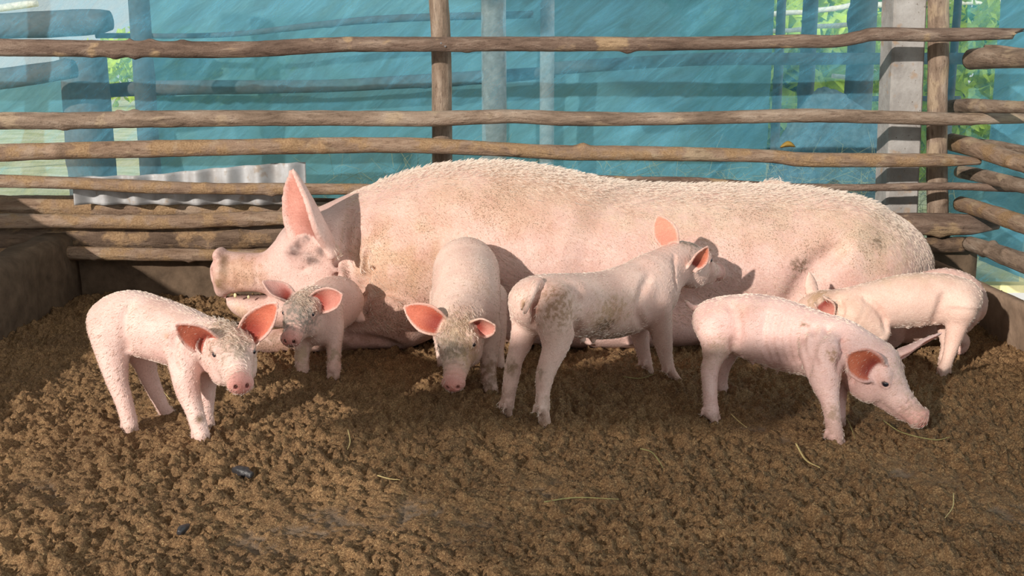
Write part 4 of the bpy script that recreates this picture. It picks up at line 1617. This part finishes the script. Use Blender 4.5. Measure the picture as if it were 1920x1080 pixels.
# ---- piglet coming straight at the camera, head down
def piglet_head_down():
    B = Body(PB)
    px_loft(B, [(874, 478, 2.88, 28, .045), (874, 504, 2.865, 61, .086), (874, 522, 2.84, 70, .091), (874, 550, 2.77, 72, .091), (873, 580, 2.70, 68, .089), (869, 605, 2.63, 60, .076)], .02)
    px_loft(B, [(871, 600, 2.65, 52, .068), (862, 612, 2.58, 46, .058)], .02)
    F = frame(-95, -28, 4)
    eyes, P = pig_head(B, (-.1235, 2.5899, .1772), F, .205)
    B.ear(P(.2, -.2, .16), at(758, 575, 2.54), (.02, -1, .12), .068, .0027, bend=.02)
    B.ear(P(.2, .2, .16), at(931, 606, 2.5), (.15, -.9, -.35), .06, .0027, bend=.12, inner=(.66, .30, .24), tipk=2.4)
    fd = (-.08, -1)
    px_leg(B, [(912, 620, 28), (916, 655, 20), (916, 690, 15), (917, 712, 14)], 2.66, (922, 738), fd, mud=.6)
    px_leg(B, [(838, 620, 26), (846, 660, 18), (852, 695, 14), (855, 715, 13)], 2.66, (857, 738), fd, mud=.3)
    px_leg(B, [(918, 560, 34), (930, 620, 20), (934, 655, 11), (937, 678, 9.5), (939, 686, 9)], 2.90, (942, 698), fd)
    px_leg(B, [(838, 560, 34), (828, 610, 20), (826, 645, 11), (828, 670, 9.5), (829, 680, 9)], 2.90, (829, 693), fd)
    B.paint(P(.35, 0, .22), np.array((.06, .06, .05)), (.42, .36, .22), .65, .6, 130, .8)
    B.paint(P(.6, 0, .1), .03, (.16, .14, .11), .8, .8, 150, .6)
    B.paint(P(.6, .16, -.02), .035, (.45, .33, .14), .6, .5, 130, .5)
    B.paint(P(.7, -.08, .03), .03, (.40, .31, .22), .5, .7, 130, .5)
    B.paint(at(918, 690, 2.6), .03, MUD, .7, .8, 100)
    B.paint(at(905, 545, 2.66), .03, (.55, .38, .28), .5, .8, 120)
    finish_pig(B, 'piglet', 'white piglet walking straight at the camera, head lowered, in front of the sow', 'piglet', ground(890, 740), M['pig'], (.75, .58, .51), PG,
               hair_kw((-.05, 1, 0), seed=3), eyes, .0068, tuft=(P(.3, 0, .23), .045, .016, (.1, -.8, -.4)))


# ---- piglet seen from behind, nosing the flank of the sow
def piglet_from_behind():
    B = Body(PB)
    px_loft(B, [(990, 562, 2.42, 34, .045), (1012, 570, 2.44, 54, .078), (1048, 573, 2.47, 60, .084), (1090, 572, 2.53, 60, .084), (1135, 572, 2.60, 64, .083), (1180, 560, 2.66, 66, .080), (1222, 540, 2.72, 62, .070)], .02)
    px_loft(B, [(1215, 535, 2.71, 56, .066), (1248, 508, 2.77, 46, .058), (1275, 490, 2.82, 38, .05)], .02)
    F = frame(44, -14, 0)
    s = .2
    o = at(1268, 490, 2.80)
    eyes, P = pig_head(B, o, F, s)
    B.ear(at(1258, 458, 2.82), at(1233, 404, 2.81), (-.25, -1, .15), .062, .0027, bend=.0, inner=(.78, .36, .26), deep=(.7, .33, .25), cup0=.9, cup1=.35)  # whole ear coloured as light shining through it
    B.ear(at(1296, 498, 2.76), at(1326, 462, 2.75), (.62, -.75, .05), .054, .0027, bend=.02, cup0=1.2, cup1=.7, inner=(.72, .25, .15))
    fd = (.72, .68)
    px_leg(B, [(992, 585, 36), (986, 610, 27), (977, 642, 21), (966, 672, 16), (960, 700, 15.5), (955, 730, 13.5), (951, 758, 13)], 2.47, (949, 781), fd, mud=.4, hoof_r=.0095)
    px_leg(B, [(1042, 580, 48), (1044, 615, 36), (1041, 650, 25), (1030, 680, 20), (1022, 705, 17.5), (1018, 735, 13.5), (1017, 765, 14)], 2.40, (1021, 802), fd, mud=.4, hoof_r=.0105)
    px_leg(B, [(1226, 570, 34), (1236, 605, 24), (1243, 640, 18), (1248, 668, 13), (1254, 690, 11)], 2.66, (1268, 717), fd)
    px_leg(B, [(1192, 590, 26), (1199, 622, 18), (1205, 655, 13.5), (1211, 678, 11.5)], 2.74, (1216, 703), fd)
    # hanging tail and the cleft below it
    px_loft(B, [(1010, 528, 2.40, 9, None), (1002, 540, 2.37, 7.5, None), (994, 560, 2.355, 6.5, None), (987, 578, 2.35, 5, None), (984, 586, 2.35, 3.5, None)], .006)
    px_loft(B, [(994, 560, 2.36, 4, None), (981, 566, 2.365, 5, None), (979, 578, 2.365, 4, None)], .005)
    B.loft([(at(1008, 556, 2.372), .004, .004), (at(1003, 580, 2.375), .005, .006), (at(1003, 610, 2.385), .008, .009)], .012, 4, op='sub')
    B.ell(at(1003, 580, 2.392), (.008, .008, .013), None, .006)
    B.ball(at(1093, 638, 2.50), .006, .012)
    B.ball(at(1112, 639, 2.53), .006, .012)
    B.groove([(1088, 545), (1080, 580), (1082, 615), (1078, 640)], .007, .024)
    B.groove([(1205, 612), (1195, 580), (1205, 545), (1218, 520)], .006, .02)
    B.groove([(1268, 545), (1262, 510), (1266, 480)], .004, .012)
    B.paint(at(1004, 578, 2.37), .012, (.66, .25, .2), .8, 0)
    B.paint(at(1043, 577, 2.38), np.array((.04, .055, .05)), (.30, .175, .085), .95, .6, 170, 1)
    B.paint(at(1120, 585, 2.50), np.array((.10, .07, .045)), (.44, .285, .155), .85, .5, 120, 1)
    B.paint(at(1128, 607, 2.50), np.array((.03, .05, .025)), (.14, .085, .045), .9, .7, 190, 1)
    B.paint(at(1150, 635, 2.55), np.array((.10, .06, .02)), (.36, .24, .13), .8, .4, 90, .6)
    B.paint(at(960, 690, 2.41), .018, (.22, .15, .08), .9, .5, 110)
    B.paint(at(1020, 700, 2.35), .022, (.24, .17, .10), .85, .6, 110)
    B.paint(at(985, 570, 2.36), .014, (.42, .29, .15), .7, .7, 160)
    B.paint(at(1290, 458, 2.82), .032, (.16, .14, .10), .95, .5, 130, .5)
    B.paint(at(1268, 505, 2.76), np.array((.02, .03, .03)), (.72, .32, .28), .6, .2, 60)
    B.paint(at(1312, 478, 2.76), .008, (.05, .03, .02), .9, .6, 200)
    finish_pig(B, 'piglet', 'dirt-stained piglet seen from behind with a hanging tail, nosing the flank of the sow', 'piglet', ground(1110, 760), M['pig'], (.74, .545, .48), PG,
               hair_kw((-.72, -.68, 0), seed=4), eyes, .0065)


# ---- pink piglet at the front right
def piglet_front_right():
    B = Body(PB)
    px_loft(B, [(1330, 598, 2.49, 30, .035), (1347, 604, 2.485, 46, .062), (1385, 608, 2.47, 56, .07), (1430, 617, 2.44, 65, .072), (1480, 632, 2.41, 66, .072), (1530, 646, 2.375, 62, .07), (1572, 656, 2.35, 56, .064)], .02)
    px_loft(B, [(1565, 652, 2.35, 54, .062), (1605, 664, 2.335, 48, .056), (1640, 682, 2.32, 46, .052)], .02)
    F = frame(-38, -36, 6)
    s = .2
    o0 = at(1603, 664, 2.34)
    eyes, P = pig_head(B, o0, F, s)
    B.ear(P(.27, -.195, .13), at(1588, 664, 2.235), (-.12, -1, .0), .072, .0027, bend=.02, tipk=2.6, inner=(.66, .20, .11))
    B.ear(P(.25, .19, .16), at(1761, 621, 2.37), (.45, -.42, -.65), .055, .0027, bend=.04, inner=(.72, .25, .17))
    fd = (.8, -.5)
    px_leg(B, [(1344, 615, 38), (1344, 645, 29), (1337, 672, 19), (1331, 696, 16.5), (1331, 725, 14), (1332, 752, 13.5), (1334, 772, 14.5)], 2.45, (1339, 790), fd)
    px_leg(B, [(1375, 640, 26), (1366, 668, 15), (1358, 692, 10.5), (1354, 715, 10), (1355, 728, 10)], 2.54, (1360, 742), fd)
    px_leg(B, [(1540, 660, 42), (1544, 690, 34), (1548, 718, 26), (1555, 748, 18), (1560, 775, 15.5), (1563, 800, 15), (1566, 815, 15.5)], 2.31, (1572, 835), fd, mud=.35)
    px_leg(B, [(1578, 690, 22), (1577, 725, 14), (1576, 755, 10), (1576, 778, 9.5), (1577, 786, 9)], 2.38, (1581, 799), fd)
    px_loft(B, [(1324, 574, 2.52, 8, None), (1309, 578, 2.535, 6.5, None), (1297, 576, 2.545, 5.5, None), (1290, 569, 2.55, 4, None)], .006)
    for x, y in ((1392, 668), (1411, 680), (1435, 689), (1458, 694), (1481, 699)):
        B.cone(at(x, y - 8, 2.425), at(x + 1, y + 3, 2.42), .006, .0024, .006)
    # ribs and folds
    for i in range(7):
        x = 1430 + 15 * i
        B.groove([(x + 8, 590 + 4 * i), (x + 2, 618 + 4 * i), (x + 4, 648 + 3 * i), (x + 12, 672 + 2 * i)], .0042, .012)
    B.groove([(1377, 650), (1384, 622), (1380, 590), (1368, 570)], .006, .02)
    B.groove([(1515, 700), (1517, 672), (1530, 640), (1552, 618)], .005, .018)
    B.groove([(1572, 690), (1580, 665), (1578, 640)], .005, .016)
    B.groove([(1600, 715), (1605, 690), (1600, 665)], .004, .014)
    B.paint(P(.85, .0, .03), .035, (.45, .33, .26), .6, .8, 170, .8)
    B.paint(P(.5, .08, .2), .04, (.50, .38, .29), .5, .7, 140, .7)
    B.dab(1560, 666, 11, (.34, .21, .11), .9, .7, 220)
    B.dab(1508, 609, 8, (.24, .16, .09), .9, .5, 220, 0, 4)
    B.dab(1395, 585, 16, (.62, .36, .30), .6, .5, 120)
    B.dab(1350, 655, 24, (.52, .38, .28), .7, .7, 160, .6)
    B.dab(1562, 775, 13, (.36, .25, .17), .7, .6, 160)
    B.paint(at(1565, 800, 2.24), .018, (.26, .18, .13), .7, .7, 130)
    B.paint(at(1340, 668, 2.42), .045, (.60, .42, .34), .6, .7, 100, .7)
    B.paint(at(1440, 575, 2.45), np.array((.13, .05, .02)), (.66, .50, .42), .5, .6, 50, .6)
    finish_pig(B, 'piglet', 'pink thin piglet at the front right with a row of teats and lowered head', 'piglet', ground(1450, 800), M['pig'], (.78, .555, .52), PG,
               hair_kw((-.8, .4, 0), seed=5), eyes, .0075)


# ---- piglet suckling at the right
def piglet_suckling():
    B = Body(PB)
    px_loft(B, [(1812, 560, 2.77, 24, .03), (1800, 560, 2.77, 38, .055), (1760, 560, 2.77, 48, .062), (1700, 563, 2.77, 50, .064), (1645, 572, 2.77, 46, .062), (1605, 578, 2.77, 42, .056), (1575, 572, 2.78, 30, .046), (1545, 572, 2.80, 28, .04)], .018)
    F = frame(150, -40, 0)
    eyes, P = pig_head(B, at(1556, 566, 2.81), F, .18)
    B.ear(at(1540, 565, 2.745), at(1563, 592, 2.73), (-.45, -.9, .05), .048, .0026, bend=.05, inner=(.55, .22, .17))
    B.ear(at(1530, 560, 2.84), at(1518, 511, 2.86), (-.35, .9, .2), .036, .0026, bend=.02, cup1=.8)
    fd = (-.95, -.2)
    px_leg(B, [(1797, 575, 36), (1795, 600, 23), (1791, 622, 17), (1786, 640, 14.5), (1781, 660, 11.5), (1774, 682, 10.5), (1768, 694, 11)], 2.74, (1764, 711), fd)
    px_leg(B, [(1775, 585, 26), (1768, 610, 12), (1770, 632, 9), (1773, 650, 8.5), (1768, 672, 8)], 2.83, (1764, 690), fd)
    # folded front legs
    L = []
    for x, y, r, Y in ((1600, 592, 36, 2.745), (1632, 608, 27, 2.735), (1650, 622, 19, 2.73), (1640, 640, 14, 2.725), (1612, 652, 11, 2.72), (1585, 664, 10, 2.715), (1570, 672, 9, 2.71)):
        L.append((at(x, y, Y), r * mpp(x, y, Y), r * mpp(x, y, Y)))
    B.loft(L, .012, 4)
    L = [(p + np.array([-.01, .09, 0]), a, b) for p, a, b in L[1:]]
    B.loft(L, .012, 4)
    px_loft(B, [(1815, 530, 2.78, 6, None), (1826, 536, 2.79, 4.5, None), (1829, 548, 2.79, 3, None)], .006)
    B.ball(at(1722, 604, 2.75), .010, .016)
    B.ball(at(1700, 609, 2.75), .006, .012)
    B.groove([(1752, 605), (1762, 580), (1770, 555)], .006, .02)
    B.groove([(1662, 618), (1655, 592), (1640, 572), (1622, 560)], .005, .016)
    B.groove([(1575, 600), (1580, 580), (1572, 560)], .004, .014)
    B.paint(at(1535, 556, 2.78), .045, (.46, .33, .19), .8, .5, 110, .7)
    B.paint(at(1600, 590, 2.72), .06, (.66, .48, .36), .45, .4, 60, .4)
    B.paint(at(1680, 520, 2.77), np.array((.14, .05, .02)), (.60, .46, .32), .6, .5, 60, .5)
    finish_pig(B, 'piglet', 'lean piglet suckling at the right, facing left with a folded foreleg', 'piglet', ground(1700, 705), M['pig'], (.76, .56, .48), PG,
               hair_kw((1, 0, 0), 8000, seed=6), eyes, .0055)


# ---- its litter mate, lying half hidden behind
def piglet_hidden():
    B = Body(.0032)
    px_loft(B, [(1822, 580, 2.94, 24, .04), (1805, 570, 2.94, 52, .058), (1770, 566, 2.94, 64, .066), (1720, 580, 2.95, 62, .068), (1672, 590, 2.95, 54, .062), (1640, 580, 2.96, 44, .05), (1620, 570, 2.98, 36, .044)], .018)
    F = frame(165, -30, 0)
    eyes, P = pig_head(B, at(1642, 572, 2.99), F, .17)
    B.ear(P(.17, .19, .15), at(1612, 535, 2.96), (-.5, -.8, .2), .045, .003)
    B.ear(P(.17, -.19, .15), at(1606, 530, 3.06), (-.5, .8, .2), .045, .003)
    for Y, dx in ((2.90, 0), (3.0, -6)):
        L = []
        for x, y, r in ((1800, 590, 34), (1785, 620, 22), (1805, 640, 13), (1800, 655, 10), (1775, 661, 9)):
            L.append((at(x + dx, y, Y), r * mpp(x, y, Y), r * mpp(x, y, Y)))
        B.loft(L, .012, 4)
        L = []
        for x, y, r in ((1660, 600, 32), (1675, 628, 20), (1660, 646, 13), (1635, 656, 10), (1615, 662, 9)):
            L.append((at(x + dx, y, Y), r * mpp(x, y, Y), r * mpp(x, y, Y)))
        B.loft(L, .012, 4)
    px_loft(B, [(1826, 560, 2.95, 6, None), (1836, 566, 2.96, 4, None), (1838, 578, 2.96, 3, None)], .006)
    finish_pig(B, 'piglet', 'piglet lying mostly hidden behind the suckling piglet at the right', 'piglet', ground(1730, 668), M['pig'], (.72, .50, .44), PG,
               hair_kw((1, 0, 0), 3000, seed=7), eyes, .0055)


# ---- the sow
def sow():
    B = Body(.0072)
    st = []
    for x, zt, zb, ru, Y in ((1.235, .235, .10, .07, 3.32), (1.175, .335, .04, .17, 3.32), (1.08, .395, .015, .245, 3.32), (.95, .432, .0, .28, 3.31), (.75, .446, .0, .295, 3.30), (.5, .450, .0, .305, 3.29), (.3, .462, .0, .315, 3.28), (.1, .502, .0, .32, 3.28),
                            (-.05, .522, .0, .32, 3.28), (-.2, .512, .0, .305, 3.28), (-.35, .468, .01, .28, 3.27), (-.48, .418, .03, .235, 3.25), (-.58, .375, .06, .19, 3.22)):
        st.append(((x, Y, (zt + zb) / 2), ru, (zt - zb) / 2))
    B.loft(st, .05, 4)
    Yh = 3.10

    def p(x, y, Y=Yh):
        return at(x, y, Y)

    def r(v):
        return v * 1.56e-3
    # skull, cheek and jowl
    B.ell(p(600, 470), (r(66), .105, r(64)), None, .05)
    B.ell(p(560, 480), (r(48), .085, r(40)), None, .05)
    B.ell(p(618, 545), (r(78), .115, r(72)), None, .06)
    B.ell(p(565, 540), (r(60), .085, r(46)), None, .05)
    # upper jaw and snout
    B.loft([(p(545, 500), .085, r(45)), (p(500, 512), .070, r(40)), (p(460, 513), .067, r(40)), (p(434, 511), .064, r(40))], .03, 5)
    B.ell(p(419, 509), (r(10), .066, r(40)), nrm_frame((-1, 0, .12)), .010)
    B.ell(p(411, 476), (r(10), .05, r(13)), nrm_frame((-1, 0, .5)), .008)
    B.ball(p(417, 544, 3.09), .021, .02)
    B.loft([(p(418, 472, 3.03), .005, .005), (p(427, 490, 3.03), .009, .009), (p(426, 515, 3.03), .006, .006), (p(424, 535, 3.04), .004, .004)], .012, 4, op='sub')
    for i, x in enumerate((446, 462, 480)):
        B.loft([(p(x, 484, 3.05), .004, .004), (p(x - 4, 508, 3.03), .006, .006), (p(x + 3, 532, 3.04), .004, .004)], .014, 4, op='sub')
    for d in (-.026, .026):
        B.ell(p(408, 512) + np.array([0, d, 0]), (.02, .013, .018), None, .008, 'sub')
    # lower jaw, mouth held a little open
    B.loft([(p(590, 568), .085, r(50)), (p(535, 578), .070, r(38)), (p(490, 580), .054, r(31)), (p(455, 572), .044, r(22)), (p(438, 566), .034, r(13))], .014, 5)
    B.loft([(p(428, 553), .09, r(2.5)), (p(455, 549), .09, r(6)), (p(482, 548), .09, r(7)), (p(506, 552), .085, r(2.5))], .006, 4, op='sub')
    # closed eye and brow
    B.ell(p(556, 468, 3.01), (.022, .018, .018), None, .02)
    B.loft([(p(537, 476, 2.995), .004, .003), (p(550, 478, 2.988), .004, .0035), (p(562, 475, 2.985), .004, .003)], .008, 4, op='sub')
    B.loft([(p(570, 505, 3.0), .006, .004), (p(585, 495, 2.985), .006, .004), (p(600, 500, 2.98), .006, .004)], .012, 4, op='sub')
    # ears
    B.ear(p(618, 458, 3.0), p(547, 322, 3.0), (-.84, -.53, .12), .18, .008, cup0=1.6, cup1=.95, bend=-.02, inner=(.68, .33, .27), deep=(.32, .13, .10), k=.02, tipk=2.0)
    B.ear(p(585, 445, 3.20), p(550, 407, 3.24), (-.9, .3, .2), .11, .0085, k=.02, inner=(.35, .2, .15))
    # shoulder, upper arm, the bent elbow with its crease and the foreleg along the floor
    B.ell((-.30, 3.13, .20), (.19, .16, .18), None, .07)
    B.ell((-.325, 3.045, .108), (.135, .115, .105), None, .018)
    B.loft([((-.34, 3.02, .08), .085, .075), ((-.45, 2.985, .062), .05, .055), ((-.56, 2.975, .045), .042, .042), ((-.66, 2.975, .036), .035, .035), ((-.735, 2.972, .032), .034, .032)], .03, 5)
    for d in (-.016, .016):
        B.cone((-.73, 2.972 + d, .026), (-.775, 2.968 + d * 1.2, .02), .022, .014, .008)
    # far foreleg folded under the chest
    B.loft([((-.38, 3.38, .10), .09, .09), ((-.5, 3.40, .06), .05, .055), ((-.62, 3.38, .04), .04, .04), ((-.70, 3.37, .035), .035, .033)], .03, 4)
    # ham, hind leg stretched along the floor, udder
    B.ell((.98, 3.20, .20), (.22, .18, .20), None, .07)
    B.ell((.30, 3.07, .07), (.5, .13, .075), None, .06)
    B.loft([((.86, 3.10, .09), .09, .085), ((.70, 3.05, .06), .055, .055), ((.80, 3.03, .035), .036, .036), ((.86, 3.03, .03), .033, .03)], .03, 4)
    B.loft([((1.15, 3.45, .09), .10, .09), ((1.02, 3.50, .055), .06, .055), ((1.15, 3.52, .035), .036, .036), ((1.22, 3.52, .03), .033, .03)], .03, 4)
    for i in range(6):
        x = .0 + .11 * i
        B.cone((x, 2.975, .05), (x + .004, 2.955, .03), .014, .006, .012)
    B.loft([((1.23, 3.34, .26), .016, .016), ((1.265, 3.36, .21), .012, .012), ((1.27, 3.37, .15), .008, .008)], .014, 4)
    B.ell((.85, 3.47, .34), (.11, .08, .105), None, .03)
    # creases: elbow, shoulder wrinkles, neck and jowl folds, flank
    B.groove([(686, 590), (690, 568), (702, 554), (722, 549), (745, 554), (762, 568), (772, 584)], .009, .014)
    for i in range(3):
        B.groove([(674 + 6 * i, 560 - 6 * i), (677 + 8 * i, 535 - 8 * i), (690 + 9 * i, 516 - 9 * i)], .0075, .016)
    B.groove([(655, 400), (648, 450), (652, 500), (664, 550)], .009, .03)
    B.groove([(672, 440), (668, 490), (674, 530), (682, 560)], .007, .025)
    B.groove([(690, 470), (688, 505), (690, 530)], .006, .02)
    B.groove([(640, 470), (628, 500), (632, 530)], .007, .02)
    B.groove([(1480, 600), (1500, 540), (1540, 490), (1570, 470)], .012, .06)
    B.groove([(770, 655), (720, 640), (670, 632), (640, 630)], .008, .02)
    # dirt on the hide; dark tones in the mouth gap, snout notch and eye slit
    D1, D2 = (.50, .33, .22), (.44, .31, .2)
    B.paint(at(960, 380, 3.05), np.array((.22, .3, .10)), (.60, .41, .30), .75, .55, 14, .8)
    B.paint(at(1000, 340, 3.15), np.array((.25, .3, .06)), (.56, .38, .27), .6, .6, 25, 1)
    B.paint(at(760, 500, 2.97), np.array((.16, .3, .12)), (.54, .36, .22), .85, .5, 16, .8)
    B.paint(at(720, 590, 2.95), np.array((.12, .3, .07)), (.46, .29, .23), .8, .4, 20, 1)
    B.paint(at(1520, 430, 3.0), np.array((.30, .3, .07)), (.60, .43, .32), .65, .6, 14, .8)
    B.paint(at(1660, 450, 3.05), np.array((.12, .3, .10)), (.58, .46, .34), .8, .5, 40, 1)
    B.paint(at(1150, 350, 3.1), np.array((.5, .4, .08)), (.60, .43, .33), .5, .7, 30, 1)
    B.paint(at(560, 640, 2.95), np.array((.2, .1, .05)), (.32, .19, .13), .85, .6, 40, .8)
    B.paint(at(445, 515, 3.05), np.array((.05, .1, .045)), (.56, .36, .25), .8, .5, 60, .6)
    B.paint(at(420, 510, 3.04), np.array((.012, .1, .06)), (.30, .20, .12), .7, .5, 80, .5)
    B.paint(at(404, 500, 3.08), np.array((.012, .08, .06)), (.74, .45, .40), .7, .2, 60)
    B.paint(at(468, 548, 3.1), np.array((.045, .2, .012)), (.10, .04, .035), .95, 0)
    B.dab(455, 515, 48, (.52, .31, .21), .8, .45, 70, .9, 38)
    B.dab(418, 492, 9, (.16, .10, .06), .95, .2, 90, .5, 22)
    B.dab(409, 532, 9, (.30, .20, .09), .8, .4, 90, .5, 16)
    B.dab(480, 595, 40, (.50, .32, .23), .7, .6, 70, .8, 20)
    B.dab(445, 580, 14, (.70, .52, .36), .7, .5, 90, .3)
    B.dab(850, 540, 60, (.52, .34, .25), .6, .6, 22, .9)
    B.dab(740, 610, 70, (.47, .29, .23), .8, .4, 26, 1, 45)
    B.dab(1230, 420, 90, (.66, .49, .38), .6, .7, 30, 1, 30)
    B.dab(1400, 400, 160, (.62, .47, .36), .6, .7, 40, 1, 30)
    B.dab(1500, 500, 18, (.20, .13, .085), .8, .95, 160, 1, 15)
    B.dab(1645, 452, 17, (.17, .12, .08), .8, .95, 160, 1, 15)
    for x, y, q in ((568, 452, .018), (556, 462, .014), (583, 487, .022), (600, 473, .015), (548, 470, .016)):
        B.paint(at(x, y, 2.985), np.array((q, .08, q * .8)), (.16, .12, .11), .95, .45, 90)
    B.paint(at(545, 480, 3.0), np.array((.04, .08, .03)), (.50, .36, .33), .5, .3, 60)
    B.paint(at(549, 477, 2.99), np.array((.02, .06, .005)), (.08, .05, .05), .9, .1, 60)
    B.paint(at(480, 590, 3.05), np.array((.06, .1, .03)), (.55, .37, .26), .6, .7, 60, .6)
    root, V, Q, N = finish_pig(B, 'sow', 'huge pink sow lying asleep on her side along the back fence', 'pig', (.1, 3.25, 0), M['sow'], (.72, .52, .47), None, None)
    # bristles: short ones over the hide, a longer fringe on the ridge of the back
    fl = flow_for((.9, 0, 0), .7)
    bristles(root, V, Q, N, 42000, .016, .0006, fl, .16, mask=(N[:, 1] < .35) * (V[:, 0] > -.5) * (V[:, 2] > .08) * 1.0, seed=11)
    ridge = np.exp(-((N[:, 2] - 1) / .12) ** 2) * (V[:, 2] > .38) * (V[:, 0] > -.42) * 1.0
    bristles(root, V, Q, N, 5200, .021, .0006, flow_for((.9, -.1, 0), .0), .55, mask=ridge, seed=12, noun='back_bristles')
    for x, y, s in ((441, 553, 1.0), (466, 556, .8)):
        sphere('tooth', at(x, y + 1, 3.045), .006 * s, M['tooth'], root, 12, 8, (.8, .6, 1.2))
    return root


def nrm_frame(f):
    a = nrm(f)
    l = nrm(np.cross([0, 0, 1.], a))
    return np.array([a, l, np.cross(a, l)])


import time as _t
_t0 = _t.time()
for fn in (sow, piglet_front_left, piglet_grey_head, piglet_head_down, piglet_from_behind, piglet_front_right, piglet_suckling, piglet_hidden):
    fn()
    print(fn.__name__, round(_t.time() - _t0, 1))
